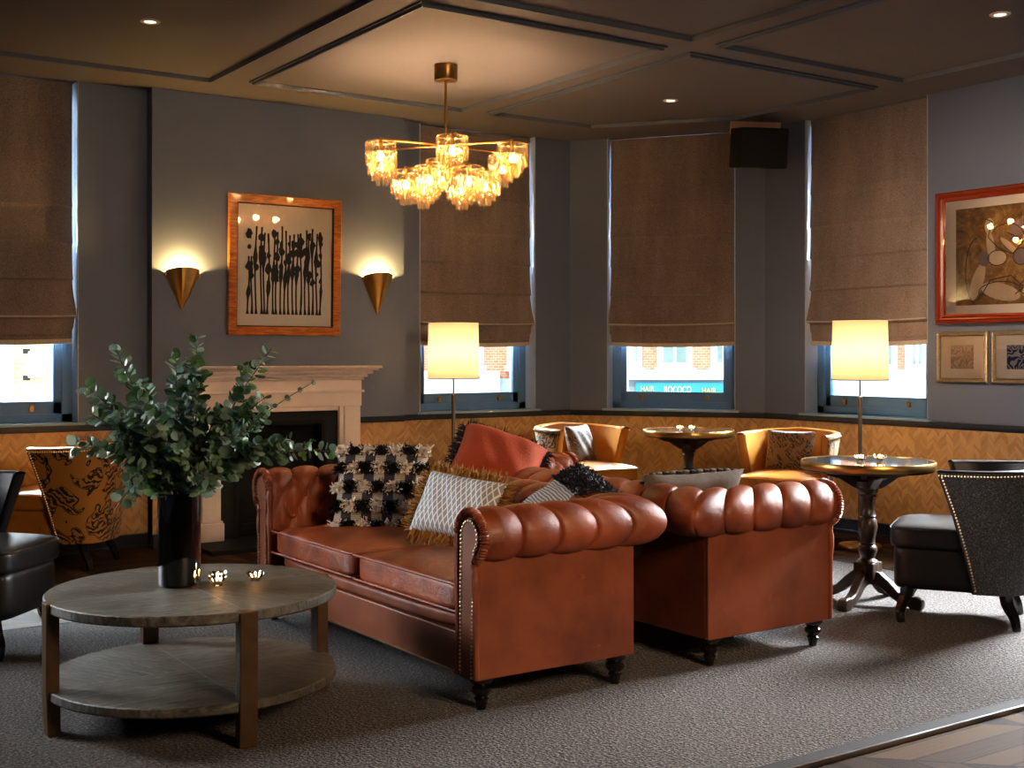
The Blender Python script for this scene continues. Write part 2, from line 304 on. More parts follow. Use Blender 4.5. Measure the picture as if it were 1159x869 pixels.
# ------------------------------------------------------------------ mesh helpers
class MB:
    def __init__(s): s.v = []; s.f = []
    def add(s, vs, fs, mtx=None):
        o = len(s.v)
        s.v += [tuple(mtx @ Vector(p)) for p in vs] if mtx is not None else [tuple(p) for p in vs]
        s.f += [tuple(i+o for i in f) for f in fs]; return s
    def box(s, x0, x1, y0, y1, z0, z1, mtx=None):
        vs = [(x, y, z) for z in (z0, z1) for y in (y0, y1) for x in (x0, x1)]
        return s.add(vs, [(0, 2, 3, 1), (4, 5, 7, 6), (0, 1, 5, 4), (2, 6, 7, 3), (0, 4, 6, 2), (1, 3, 7, 5)], mtx)
    def lathe(s, prof, seg=32, mtx=None, cap=True):
        vs = []; fs = []; n = len(prof)
        for i in range(seg):
            a = 2*PI*i/seg
            for r, z in prof: vs.append((r*math.cos(a), r*math.sin(a), z))
        for i in range(seg):
            j = (i+1) % seg
            for k in range(n-1): fs.append((i*n+k, j*n+k, j*n+k+1, i*n+k+1))
        if cap:
            if prof[0][0] > 1e-5: fs.append(tuple(i*n for i in range(seg))[::-1])
            if prof[-1][0] > 1e-5: fs.append(tuple(i*n+n-1 for i in range(seg)))
        return s.add(vs, fs, mtx)
    def grid(s, fn, nu, nv, wrap=False, mtx=None, flip=False):
        vs = [fn(i/nu, j/nv) for i in range(nu+1) for j in range(nv+1)]; fs = []
        for i in range(nu):
            for j in range(nv):
                a = i*(nv+1)+j; q = (a, a+nv+1, a+nv+2, a+1)
                fs.append(q[::-1] if flip else q)
        return s.add(vs, fs, mtx)
    def prism(s, poly, y0, y1, mtx=None):            # polygon in x,z extruded in y
        n = len(poly)
        vs = [(x, y0, z) for x, z in poly] + [(x, y1, z) for x, z in poly]
        fs = [tuple(range(n)), tuple(range(2*n-1, n-1, -1))] + [(i, i+n, (i+1) % n+n, (i+1) % n) for i in range(n)]
        return s.add(vs, fs, mtx)
    def slab(s, poly, z0, z1, mtx=None):             # polygon in x,y extruded in z
        n = len(poly)
        vs = [(x, y, z0) for x, y in poly] + [(x, y, z1) for x, y in poly]
        fs = [tuple(range(n-1, -1, -1)), tuple(range(n, 2*n))] + [(i, (i+1) % n, (i+1) % n+n, i+n) for i in range(n)]
        return s.add(vs, fs, mtx)
    def tube(s, pts, r, seg=8, closed=False, caps=True):
        pts = [Vector(p) for p in pts]; n = len(pts); rs = r if isinstance(r, (list, tuple)) else [r]*n
        up = Vector((0, 0, 1)); vs = []; fs = []; prev = None
        for i, p in enumerate(pts):
            if closed: t = pts[(i+1) % n] - pts[i-1]
            else: t = pts[min(i+1, n-1)] - pts[max(i-1, 0)]
            t = t.normalized() if t.length > 1e-9 else Vector((0, 0, 1))
            if prev is None:
                a = t.cross(up) if abs(t.dot(up)) < .95 else t.cross(Vector((1, 0, 0)))
            else: a = prev - t*prev.dot(t)
            a.normalize(); prev = a; b = t.cross(a)
            for k in range(seg):
                g = 2*PI*k/seg; vs.append(p + (a*math.cos(g) + b*math.sin(g))*rs[i])
        m = n if closed else n-1
        for i in range(m):
            for k in range(seg):
                j = (i+1) % n; l = (k+1) % seg
                fs.append((i*seg+k, i*seg+l, j*seg+l, j*seg+k))
        if caps and not closed: fs += [tuple(range(seg))[::-1], tuple((n-1)*seg+k for k in range(seg))]
        return s.add(vs, fs)
    def ball(s, c, r, seg=10, sq=(1, 1, 1)):
        n = max(4, seg//2)
        prof = [(r*math.sin(PI*i/n), -r*math.cos(PI*i/n)) for i in range(n+1)]
        prof[0] = (0, prof[0][1]); prof[-1] = (0, prof[-1][1])
        return s.lathe(prof, seg, Matrix.Translation(c) @ Matrix.Diagonal((*sq, 1)), cap=False)
    def rbox(s, hx, hy, hz, k=8., crown=0., n=14, mtx=None, fn=None):   # softly rounded box
        for ax in range(3):
            for sg in (-1, 1):
                def f(u, v, ax=ax, sg=sg):
                    a, b = u*2-1, v*2-1
                    a = math.copysign(1-(1-abs(a))**1.6, a); b = math.copysign(1-(1-abs(b))**1.6, b)
                    p = [0, 0, 0]; p[ax] = sg; p[(ax+1) % 3] = a; p[(ax+2) % 3] = b
                    m = sum(abs(q)**k for q in p)**(1/k)
                    x, y, z = p[0]/m, p[1]/m, p[2]/m
                    zz = z*hz + (math.copysign(crown, z)*min(1, abs(z))*(1-x*x)*(1-y*y))
                    r = (x*hx, y*hy, zz)
                    return fn(r) if fn else r
                s.grid(f, n, n, flip=(sg < 0), mtx=mtx)
        return s
    def build(s, name, mat, parent=None, smooth=True, bevel=0., loc=None, rot=None, uvdir=None, merge=True, auto=40):
        me = bpy.data.meshes.new(name); me.from_pydata(s.v, [], s.f); me.update()
        bm = bmesh.new(); bm.from_mesh(me)
        if merge and len(s.v) < 60000: bmesh.ops.remove_doubles(bm, verts=bm.verts, dist=1e-5)
        bmesh.ops.recalc_face_normals(bm, faces=bm.faces)
        bm.to_mesh(me); bm.free()
        me.materials.append(MAT[mat] if isinstance(mat, str) else mat)
        if smooth:
            me.shade_smooth()
            try: me.set_sharp_from_angle(angle=math.radians(auto))
            except Exception: pass
        if uvdir is not None:
            uv = me.uv_layers.new(name='UVMap'); a, b = uvdir
            for lp in me.loops:
                co = me.vertices[lp.vertex_index].co
                uv.data[lp.index].uv = (co.dot(Vector(a)), co.dot(Vector(b)))
        o = bpy.data.objects.new(name, me); COL.objects.link(o)
        if parent: o.parent = parent
        if loc: o.location = loc
        if rot is not None: o.rotation_euler = rot if isinstance(rot, tuple) else (0, 0, rot)
        if bevel:
            m = o.modifiers.new('bevel', 'BEVEL'); m.width = bevel; m.segments = 2; m.limit_method = 'ANGLE'
        return o

def tag(o, label=None, cat=None, group=None, kind=None):
    if label: o['label'] = label
    if cat: o['category'] = cat
    if group: o['group'] = group
    if kind: o['kind'] = kind
    return o
def thing(name, label, cat, loc=(0, 0, 0), rz=0., group=None):
    o = bpy.data.objects.new(name, None); COL.objects.link(o); o.empty_display_size = .1
    o.location = loc; o.rotation_euler = rz if isinstance(rz, tuple) else (0, 0, rz)
    return tag(o, label, cat, group)
def struct(o): o['kind'] = 'structure'; return o
def copy_tree(o, parent=None):
    c = o.copy(); COL.objects.link(c)
    if parent: c.parent = parent
    for ch in list(o.children): copy_tree(ch, c)
    return c
def light(name, kind, loc, energy, col=(1, 1, 1), size=.1, rot=None, parent=None, spot=None, sy=None):
    l = bpy.data.lights.new(name, kind); l.energy = energy; l.color = col
    if kind == 'AREA':
        l.size = size
        if sy: l.shape = 'RECTANGLE'; l.size_y = sy
    elif kind == 'SUN': l.angle = size
    else: l.shadow_soft_size = size
    if spot: l.spot_size = spot; l.spot_blend = .6
    o = bpy.data.objects.new(name, l); COL.objects.link(o); o.location = loc
    if rot: o.rotation_euler = rot
    if parent: o.parent = parent
    return o
def face(dx, dy): return math.atan2(dx, -dy)         # turn a thing whose front is -Y towards (dx,dy)
def aim(frm, to): return (Vector(to)-Vector(frm)).to_track_quat('-Z', 'Y').to_euler()
T = Matrix.Translation
def RZ(a): return Matrix.Rotation(a, 4, 'Z')
def RX(a): return Matrix.Rotation(a, 4, 'X')
def RY(a): return Matrix.Rotation(a, 4, 'Y')

# ------------------------------------------------------------------ the room
X0, Y0 = -3.2, -3.0
FT = .30                                             # outer wall thickness
SILL = .86
struct(MB().box(X0-.2, RU+.5, Y0-.2, BV+.5, -.12, 0).build('floor', 'floor', smooth=False, uvdir=((.7071, .7071, 0), (-.7071, .7071, 0))))
struct(MB().box(X0-.2, RU+.5, Y0-.2, BV+.5, H, H+.12).build('ceiling', 'ceil', smooth=False))
W1 = (1.125, 2.226); W2 = (4.807, 5.907)
bd = (BAY1-BAY0); BL = bd.length; bd.normalize(); BANG = math.atan2(bd.y, bd.x)
BN = Vector((-bd.y, bd.x))                            # outward? make it point away from the room
if BN.dot(Vector((1, 1))) < 0: BN = -BN
def frame_mtx(p, ang): return T((p[0], p[1], 0)) @ RZ(ang)
# local wall frames: x runs along the wall, +y goes outward
M_BACK = frame_mtx((0, BV), 0)
M_BAY = frame_mtx(BAY0, BANG)                         # +y local = rot90 of direction = outward
M_RIGHT = frame_mtx((RU, BAY1.y), -PI/2)
B0, B1 = .327, 1.395
R0 = BAY1.y-6.555; R1 = BAY1.y-5.437
RL = BAY1.y-Y0
def wallrun(name, mtx, segs, opens, ext=0.):
    b = MB()
    for a, c in segs: b.box(a, c, 0, FT, 0, H, mtx)
    for a, c in opens: b.box(a, c, 0, FT, 0, SILL-.02, mtx)
    return struct(b.build(name, 'wall', smooth=False))
wallrun('wall_back', M_BACK, [(X0, W1[0]), (W1[1], W2[0]), (W2[1], BAY0.x+.0)], [W1, W2])
wallrun('wall_bay', M_BAY, [(0, B0), (B1, BL)], [(B0, B1)])
wallrun('wall_right', M_RIGHT, [(-.0, R0), (R1, RL)], [(R0, R1)])
b = MB()
b.slab([(BAY0.x, BV), (BAY0.x+BN.x*FT, BV+BN.y*FT), (BAY0.x, BV+FT)], 0, H)
b.slab([(RU, BAY1.y), (RU+FT, BAY1.y), (RU+BN.x*FT, BAY1.y+BN.y*FT)], 0, H)
struct(b.build('wall_bay_corners', 'wall', smooth=False))
struct(MB().box(X0-.2, X0, Y0-.2, BV+FT, 0, H).build('wall_left', 'wall', smooth=False))
struct(MB().box(X0, RU+FT, Y0-.2, Y0, 0, H).build('wall_front', 'wall', smooth=False))
# chimney breast (with the fireplace opening)
CBX0, CBX1 = 2.68, 4.61
FO0, FO1, FOZ = 3.14, 3.965, .90
b = MB(); b.box(CBX0, FO0, BR, BV, 0, H); b.box(FO1, CBX1, BR, BV, 0, H); b.box(FO0, FO1, BR, BV, FOZ, H)
struct(b.build('wall_chimney_breast', 'wall', smooth=False))
# panelling, rail and skirting along each wall
def lower(mtx, a, c, side, skirt=True, ry=0):
    pz = .82
    b = MB(); b.box(a, c, -.012, 0, .10, pz, mtx)
    d = mtx.to_3x3() @ Vector((1, 0, 0))
    struct(b.build('wall_%s_panelling' % side, 'veneer', smooth=False, uvdir=(tuple(d), (0, 0, 1))))
    b = MB(); b.box(a, c, -.030, 0, .815, .845, mtx); b.box(a, c, -.020, 0, .80, .815, mtx)
    struct(b.build('trim_%d' % (lower.k), 'trimblue', smooth=False, bevel=.003)); lower.k += 1
    b = MB(); b.box(a, c, -.022, 0, 0, .095, mtx); b.box(a, c, -.030, 0, 0, .02, mtx)
    struct(b.build('baseboard_%s' % side, 'trimblue', smooth=False, bevel=.004))
lower.k = 1
lower(M_BACK, X0, CBX0, 'back_left')
lower(M_BACK, CBX1, BAY0.x, 'back_right')
lower(M_BAY, 0, BL, 'bay')
lower(M_RIGHT, 0, RL, 'right')
MB_BR = frame_mtx((0, BR), 0)
lower(MB_BR, CBX0, 2.95, 'breast_left')
lower(MB_BR, 4.20, CBX1, 'breast_right')
lower(frame_mtx((CBX0, BR), PI/2), 0, BV-BR, 'breast_side')
# windows
def window(n, mtx, a, c):
    """sash window standing back in its opening; a..c along the wall"""
    root = MB(); dy = .135
    fw = .075
    root.box(a, a+fw, dy, dy+.09, SILL, H, mtx); root.box(c-fw, c, dy, dy+.09, SILL, H, mtx)
    root.box(a, c, dy, dy+.09, SILL, SILL+.055, mtx); root.box(a, c, dy, dy+.09, H-.08, H, mtx)
    root.box(a+.045, a+fw, dy-.012, dy, SILL+.05, H, mtx); root.box(c-fw, c-.045, dy-.012, dy, SILL+.05, H, mtx)
    w = struct(root.build('window_%d' % n, 'blue', smooth=False, bevel=.004))
    s = MB(); x0, x1 = a+fw-.012, c-fw+.012; sw = .062
    zt = 1.98
    s.box(x0, x0+sw, dy+.015, dy+.06, SILL+.05, zt, mtx); s.box(x1-sw, x1, dy+.015, dy+.06, SILL+.05, zt, mtx)
    s.box(x0, x1, dy+.015, dy+.06, SILL+.05, SILL+.135, mtx); s.box(x0, x1, dy+.015, dy+.06, zt-.05, zt, mtx)
    for q in (x0+sw-.008, x1-sw): s.box(q, q+.008, dy+.008, dy+.02, SILL+.13, zt, mtx)
    s.box(x0+sw, x1-sw, dy+.008, dy+.02, SILL+.127, SILL+.137, mtx)
    s.build('sash', 'blue', w, smooth=False, bevel=.003)
    s = MB(); s.box(x0, x0+.05, dy+.045, dy+.085, zt-.04, H-.07, mtx); s.box(x1-.05, x1, dy+.045, dy+.085, zt-.04, H-.07, mtx)
    s.build('upper_sash', 'blue', w, smooth=False)
    MB().box(x0+sw-.01, x1-sw+.01, dy+.036, dy+.040, SILL+.13, zt, mtx).build('pane', 'glass', w, smooth=False)
    MB().box(x0+.04, x1-.04, dy+.064, dy+.068, zt-.03, H-.07, mtx).build('pane', 'glass', w, smooth=False)
    for f in (.24, .76):
        l = MB(); xx = a+(c-a)*f
        l.box(xx-.014, xx+.014, dy-.004, dy+.016, SILL+.07, SILL+.105, mtx)
        l.tube([mtx @ Vector((xx-.012, dy-.012, SILL+.108)), mtx @ Vector((xx+.012, dy-.012, SILL+.108))], .006, 8)
        l.build('sash_lift', 'brass', w, bevel=.002)
    s = MB(); s.box(a-.035, c+.035, -.035, .0, SILL-.018, SILL, mtx); s.box(a, c, 0, dy+.002, SILL-.018, SILL, mtx)
    s.build('sill', 'sillblue', w, smooth=False, bevel=.004)
    r = MB(); r.box(a-.002, a+.006, 0, dy, SILL, H, mtx); r.box(c-.006, c+.002, 0, dy, SILL, H, mtx)
    r.build('reveal_lining', 'reveal', w, smooth=False)
    return w
window(1, M_BACK, *W1); window(2, M_BACK, *W2); window(3, M_BAY, B0, B1); window(4, M_RIGHT, R0, R1)

# roman blinds
def blind(mtx, a, c, label, seed, gapr=.025):
    rnd = random.Random(seed)
    th = thing('roman_blind', label, 'blind', tuple(mtx @ Vector(((a+c)/2, .05, 1.38))), math.atan2((mtx.to_3x3() @ Vector((1, 0, 0))).y, (mtx.to_3x3() @ Vector((1, 0, 0))).x))
    hw = (c-a)/2-gapr; z0 = 0.; zt = H-.02-1.38
    # profile (y offset, z): flat drop with slack folds, stacked pleats at the bottom; z relative to hem
    prof = []
    n = 100
    def yoff(z):
        if z < .055: return .008
        y = 0
        for zc, am in ((.175, .055), (.42, .028), (.66, .018), (.90, .014), (1.15, .010), (1.38, .006)):
            d = z-zc
            if -.012 < d: y -= am*math.exp(-max(0, d)/.10)*(1 if d > 0 else max(0, 1+d/.012))
        return y
    zs = sorted(set([i*zt/n for i in range(n+1)] + [.16, .166, .175, .40, .41, .42, .65, .66, .05, .06]))
    ph = rnd.random()*6
    b = MB()
    nx = 24
    def P(i, j, off=0.):
        z = zs[j]; u = i/nx*2-1
        fl = 0
        if .10 < z < .52: fl = .020*math.exp(-((z-.20)/.12)**2)
        x = u*(hw+fl)
        w = .006*math.sin(u*5+ph+z*2)*(.4+z*.3) + .004*math.sin(u*11+ph*2+z*7)
        sag = .012*(u*u)*math.exp(-z/.3)
        return (x, yoff(z)*(1-.15*u*u)+w*.6+off, z+sag-.012*math.exp(-z/.3))
    vs = [P(i, j) for i in range(nx+1) for j in range(len(zs))] + [P(i, j, .006) for i in range(nx+1) for j in range(len(zs))]
    m = len(zs); N = (nx+1)*m; fs = []
    for i in range(nx):
        for j in range(m-1):
            q = (i*m+j, i*m+j+1, (i+1)*m+j+1, (i+1)*m+j); fs.append(q); fs.append(tuple(k+N for k in q[::-1]))
    for j in range(m-1):
        fs.append((j, j+N, j+1+N, j+1)); o = nx*m; fs.append((o+j, o+j+1, o+j+1+N, o+j+N))
    for i in range(nx):
        fs.append((i*m, (i+1)*m, (i+1)*m+N, i*m+N)); t = m-1; fs.append((i*m+t, i*m+t+N, (i+1)*m+t+N, (i+1)*m+t))
    b.add(vs, fs); b.build('fabric', 'blind', th)
    h = MB(); pts = [(hw*(u/6-1)*1.0, .002, .012*(u/6-1)**2-.002) for u in range(13)]
    for k in range(12):
        p, q = pts[k], pts[k+1]
        h.add([(p[0], -.006, p[2]-.012), (q[0], -.006, q[2]-.012), (q[0], -.006, q[2]+.020), (p[0], -.006, p[2]+.020), (p[0], .014, p[2]-.012), (q[0], .014, q[2]-.012), (q[0], .014, q[2]+.020), (p[0], .014, p[2]+.020)],
              [(0, 1, 2, 3), (7, 6, 5, 4), (0, 4, 5, 1), (3, 2, 6, 7)])
    h.build('hem_band', 'hem', th)
    h = MB(); h.tube([(hw*1.012*(u/6-1), -.052, .168+.010*(u/6-1)**2) for u in range(13)], .006, 6); h.build('fold_batten', 'hem', th)
    h = MB(); h.box(-hw, hw, -.005, .03, zt-.03, zt+.012); h.build('headrail', 'blind', th, smooth=False)
blind(M_BACK, *W1, label='brown roman blind on the leftmost window, cut off by the left edge of the photo', seed=1, gapr=.03)
blind(M_BACK, *W2, label='brown roman blind hanging behind the chandelier, right of the fireplace', seed=2)
blind(M_BAY, B0, B1, 'brown roman blind on the middle bay window, beside the black wall speaker', seed=3, gapr=.018)
blind(M_RIGHT, R0, R1, 'brown roman blind on the right-hand window, next to the red-framed picture', seed=4, gapr=.022)

# ceiling mouldings
def moulding(n, poly, closed=True, w=.036):
    b = MB(); m = len(poly); P = [Vector(p) for p in poly]
    for k in range(m):
        ns = []
    def off(d):
        out = []
        for k in range(m):
            a = (P[k]-P[k-1]).normalized(); c = (P[(k+1) % m]-P[k]).normalized()
            na = Vector((-a.y, a.x)); nc = Vector((-c.y, c.x)); h = (na+nc)
            h = h/(h.length_squared)*2
            out.append(P[k]+h*d)
        return out
    ring = [(-w/2, H), (-w/2, H-.010), (-w*.15, H-.012), (-w*.05, H-.026), (w*.3, H-.028), (w/2, H-.006), (w/2, H)]
    vs = []
    for d, z in ring: vs += [(q.x, q.y, z) for q in off(d)]
    fs = []
    for r in range(len(ring)-1):
        for k in range(m):
            fs.append((r*m+k, r*m+(k+1) % m, (r+1)*m+(k+1) % m, (r+1)*m+k))
    b.add(vs, fs); return struct(b.build('trim_%d' % n, 'mould', smooth=False))
moulding(20, [(3.17, 5.46), (4.79, 5.46), (4.79, 7.67), (3.17, 7.67)])
moulding(21, [(5.02, 5.48), (6.67, 5.48), (6.65, 6.75), (5.96, 7.65), (5.02, 7.65)])
moulding(22, [(1.30, 5.46), (2.92, 5.46), (2.92, 7.76), (1.30, 7.76)])
moulding(23, [(3.17, 2.9), (4.79, 2.9), (4.79, 5.22), (3.17, 5.22)])
moulding(24, [(5.02, 2.9), (6.65, 2.9), (6.65, 5.23), (5.02, 5.23)])
moulding(25, [(-1.0, 5.46), (1.05, 5.46), (1.05, 7.76), (-1.0, 7.76)])

# carpet with its dark border and steel threshold
cp = MB().box(-3.1, 6.05, 2.76, 6.12, 0, .012).build('carpet', 'carpet', smooth=False)
tag(cp, 'grey speckled carpet laid across the wooden floor under the sofas', 'carpet')
MB().box(-3.1, 6.09, 2.70, 2.76, 0, .016).build('border', 'border', cp, smooth=False, bevel=.003)
MB().box(6.05, 6.09, 2.76, 6.16, 0, .014).build('border', 'border', cp, smooth=False, bevel=.003)
MB().box(-3.1, 6.05, 6.12, 6.16, 0, .014).build('border', 'border', cp, smooth=False, bevel=.003)
MB().box(-3.1, 6.12, 2.688, 2.70, 0, .016).build('threshold_strip', 'steel', cp, smooth=False)

# recessed downlights
for (u, v, lb) in ((2.144, 6.607, 'small round recessed ceiling spotlight at the upper left'), (5.846, 6.586, 'small round recessed ceiling spotlight above the middle bay window'), (5.806, 3.943, 'small round recessed ceiling spotlight at the upper right corner')):
    t = thing('ceiling_spotlight', lb, 'ceiling light', (u, v, H), 0, 'recessed ceiling spotlights')
    MB().lathe([(.030, -.001), (.034, -.006), (.050, -.006), (.054, -.002), (.054, 0)], 28, cap=False).build('bezel', 'paper', t)
    MB().lathe([(0, -.002), (.031, -.002)], 24, cap=False).build('lamp', 'spot', t)
    light('spot', 'SPOT', (u, v, H-.03), 9, (1, .70, .45), .03, (0, 0, 0), spot=1.5)

# ------------------------------------------------------------------ fireplace
fp = thing('fireplace', 'cream painted mantelpiece around a black fireplace opening on the chimney breast', 'fireplace', (3.555, BR, 0))
def fbox(b, x0, x1, y0, y1, z0, z1): b.box(x0-3.555, x1-3.555, y0, y1, z0, z1)
b = MB()
for (e, z0, z1) in ((.215, 1.205, 1.225), (.195, 1.190, 1.205), (.165, 1.165, 1.190), (.135, 1.140, 1.165), (.115, 1.120, 1.140)):
    fbox(b, 2.955-(e-.115)-.0, 4.215+(e-.115), -e, 0, z0, z1)
b.build('shelf', 'mantel', fp, smooth=False, bevel=.006)
b = MB(); fbox(b, 2.965, 4.205, -.095, 0, .93, 1.12); fbox(b, 2.95, 4.22, -.115, 0, 1.03, 1.048); fbox(b, 3.10, 4.02, -.085, 0, .90, .95)
b.build('frieze', 'mantel', fp, smooth=False, bevel=.005)
for s_, (a, c) in enumerate(((2.965, 3.135), (4.035, 4.205))):
    b = MB(); fbox(b, a, c, -.075, 0, .0, .93)
    fbox(b, a+.03, c-.03, -.095, -.07, .15, .93); fbox(b, a+.055, c-.055, -.085, -.07, .20, .90)
    fbox(b, a-.010, c+.010, -.115, 0, 0, .15); fbox(b, a-.005, c+.005, -.105, 0, .15, .165)
    b.build('jamb', 'mantel', fp, smooth=False, bevel=.004)
b = MB(); fbox(b, 3.135, 3.26, -.045, 0, 0, .93); fbox(b, 3.91, 4.035, -.045, 0, 0, .93); fbox(b, 3.26, 3.91, -.045, 0, .80, .93)
b.build('slate_slip', 'slate', fp, smooth=False, bevel=.003)
b = MB(); fbox(b, 3.24, 3.27, -.055, -.02, 0, .83); fbox(b, 3.90, 3.93, -.055, -.02, 0, .83); fbox(b, 3.24, 3.93, -.055, -.02, .80, .83)
b.build('iron_surround', 'soot', fp, smooth=False, bevel=.004)
b = MB(); fbox(b, 3.26, 3.91, .075, .095, 0, .85); fbox(b, 3.25, 3.27, -.02, .095, 0, .85); fbox(b, 3.90, 3.92, -.02, .095, 0, .85); fbox(b, 3.26, 3.91, -.02, .095, .82, .84)
b.build('firebox', 'soot', fp, smooth=False)
b = MB()
for k in range(7): x = 3.34+k*.08; b.tube([(x-3.555, -.02, .12), (x-3.555, -.03, .28)], .007, 6)
fbox(b, 3.30, 3.86, -.035, -.018, .10, .125); fbox(b, 3.30, 3.86, -.035, -.018, .27, .285)
b.build('grate', 'soot', fp, smooth=False)
b = MB(); fbox(b, 2.90, 4.27, -.52, -.116, 0, .03); fbox(b, 3.15, 4.02, -.116, 0, 0, .03)
b.build('hearth', 'slate', fp, smooth=False, bevel=.004)

# ------------------------------------------------------------------ pictures
def frame_mb(b, w, h, fw, prof):
    """mitred frame in x,z; prof = list of (inset fraction 0..1, y)"""
    rings = []
    for t, y in prof:
        i = fw*t; rings.append([(-w/2+i, y, -h/2+i), (w/2-i, y, -h/2+i), (w/2-i, y, h/2-i), (-w/2+i, y, h/2-i)])
    vs = [p for r in rings for p in r]; fs = []
    for r in range(len(rings)-1):
        for k in range(4): fs.append((r*4+k, r*4+(k+1) % 4, (r+1)*4+(k+1) % 4, (r+1)*4+k))
    b.add(vs, fs); return b
# 1: over the mantelpiece
uc = (3.172+3.998)/2
def breast_u(px):
    t = (px-579.5)/1400; Y = BR/(-t*ST+CT); return t*Y*CT+Y*ST
u0, u1 = breast_u(256.5), breast_u(383)
pw, phh = u1-u0, .985
p1 = thing('framed_print', 'black stem shapes on white paper in a rippled golden wood frame above the mantelpiece', 'picture', ((u0+u1)/2, BR-.012, 1.935), (math.radians(1.6), 0, 0))
frame_mb(MB(), pw, phh, .062, [(0, 0), (0, -.030), (.08, -.034), (.92, -.034), (1, -.028), (1, -.008)]).build('frame', 'maple', p1, smooth=False)
frame_mb(MB(), pw-.118, phh-.118, .008, [(0, -.03), (.2, -.032), (1, -.024), (1, -.01)]).build('frame_slip', 'ink', p1, smooth=False)
MB().box(-pw/2+.055, pw/2-.055, -.010, -.004, -phh/2+.055, phh/2-.055).build('paper', 'paper', p1, smooth=False)
rnd = random.Random(5)
b = MB(); aw = pw-.30; y = -.0115
for k in range(19):
    x = -aw/2+aw*k/18+rnd.uniform(-.007, .007); zt = .27+rnd.uniform(-.05, .02) if k not in (0, 1) else .06; zb = -.345
    n = 14
    for sgn in (1,):
        ws = []
        ph = rnd.random()*6
        for j in range(n+1):
            f = j/n; wv = .0062+.012*max(0, math.sin(f*9+ph))**4*(1 if .25 < f else .2)
            if f > .94: wv = .015*math.sqrt(max(.05, 1-((f-.965)/.04)**2))
            if f < .05: wv = .012
            xx = x+.006*math.sin(f*5+ph)
            ws.append((xx-wv, xx+wv, zb+(zt-zb)*f))
        vs = []; fs = []
        for a, c, z in ws: vs += [(a, y, z), (c, y, z)]
        for j in range(n): fs.append((2*j, 2*j+1, 2*j+3, 2*j+2))
        b.add(vs, fs)
    for q in range(rnd.choice((2, 3, 4))):
        zz = rnd.uniform(-.12, .24); r = rnd.uniform(.014, .030); y2 = y-.0004
        pts = [(x+r*rnd.uniform(.6, 1.2)*math.cos(a), y2, zz+r*1.3*rnd.uniform(.6, 1.2)*math.sin(a)) for a in [i*2*PI/7 for i in range(7)]]
        b.add(pts, [tuple(range(7))])
b.build('inked_shapes', 'ink', p1, smooth=False)
MB().box(-pw/2+.06, pw/2-.06, -.0175, -.0155, -phh/2+.06, phh/2-.06).build('glazing', 'picglass', p1, smooth=False)
# 2: large red frame on the right wall (front faces -u)
v1 = 5.338; vw = 1.02; hh = .885
p2 = thing('framed_painting', 'large red mahogany frame around an abstract of cream shapes on brown', 'picture', (RU-.012, v1-vw/2, 1.955), (math.radians(0), 0, -PI/2))
frame_mb(MB(), vw, hh, .062, [(0, 0), (0, -.040), (.12, -.048), (.35, -.040), (.45, -.030), (.62, -.034), (.8, -.022), (1, -.020), (1, -.006)]).build('frame', 'mahog', p2, smooth=False)
MB().box(-vw/2+.055, vw/2-.055, -.010, -.004, -hh/2+.055, hh/2-.055).build('mount', 'paper', p2, smooth=False)
aw, ah = vw-.29, hh-.24
MB().box(-aw/2, aw/2, -.012, -.0105, -ah/2, ah/2).build('canvas', 'artbg', p2, smooth=False)
def blob(b, cx, cz, pts, y):
    b.add([(cx+px, y, cz+pz) for px, pz in pts], [tuple(range(len(pts)))])
def ell(rx, rz, n=18, rot=0., sk=0.):
    return [(rx*math.cos(a)*math.cos(rot)-rz*math.sin(a)*math.sin(rot), rx*math.cos(a)*math.sin(rot)+rz*math.sin(a)*math.cos(rot)) for a in [i*2*PI/n for i in range(n)]]
b = MB()
blob(b, -.20, -.17, ell(.045, .13, rot=-.35), -.0126); blob(b, -.03, -.24, ell(.15, .055, rot=-.25), -.0126)
blob(b, .25, -.22, ell(.13, .065, rot=.3), -.0127); blob(b, -.10, .06, ell(.03, .10, rot=.15), -.0126)
blob(b, .04, .05, ell(.09, .020, rot=-.7), -.0128); blob(b, -.05, -.02, ell(.07, .05), -.0128); blob(b, -.11, .19, ell(.035, .055), -.0126)
b.build('cream_shapes', 'cream', p2, smooth=False)
b = MB()
for q in ((.12, -.02, ell(.055, .055)), (-.15, -.02, ell(.04, .05)), (.12, .17, ell(.08, .05, rot=.4))):
    b = MB(); blob(b, *q, -.0129); b.build('mauve_shape', 'mauve', p2, smooth=False)
b = MB()
def stroke(pts, w=.006, y=-.0133):
    for k in range(len(pts)-1):
        a, c = Vector(pts[k]), Vector(pts[k+1]); d = (c-a).normalized(); nn = Vector((-d.y, d.x))*w/2
        b.add([(p.x, y, p.y) for p in (a-nn-d*w*.3, c-nn+d*w*.3, c+nn+d*w*.3, a+nn-d*w*.3)], [(0, 1, 2, 3)])
def arc(cx, cz, rx, rz, a0, a1, n=14): return [(cx+rx*math.cos(a0+(a1-a0)*i/n), cz+rz*math.sin(a0+(a1-a0)*i/n)) for i in range(n+1)]
for cc in (arc(-.05, -.02, .07, .05, 0, 6.28), arc(.12, -.02, .055, .055, 0, 6.28), arc(-.20, -.10, .09, .22, 1.6, 4.4), arc(.02, .08, .13, .12, -.5, 2.6), arc(-.03, -.24, .16, .065, 0, 3.3), arc(.25, -.22, .14, .07, .3, 4), [(-.14, .24), (-.09, .22), (-.12, .12), (-.04, .04), (.06, .0), (.14, .08), (.02, .14)], [(-.2, -.30), (-.1, -.16), (.05, -.14), (.14, -.22), (.08, -.26)]):
    stroke(cc)
b.build('dark_lines', 'ink', p2, smooth=False)
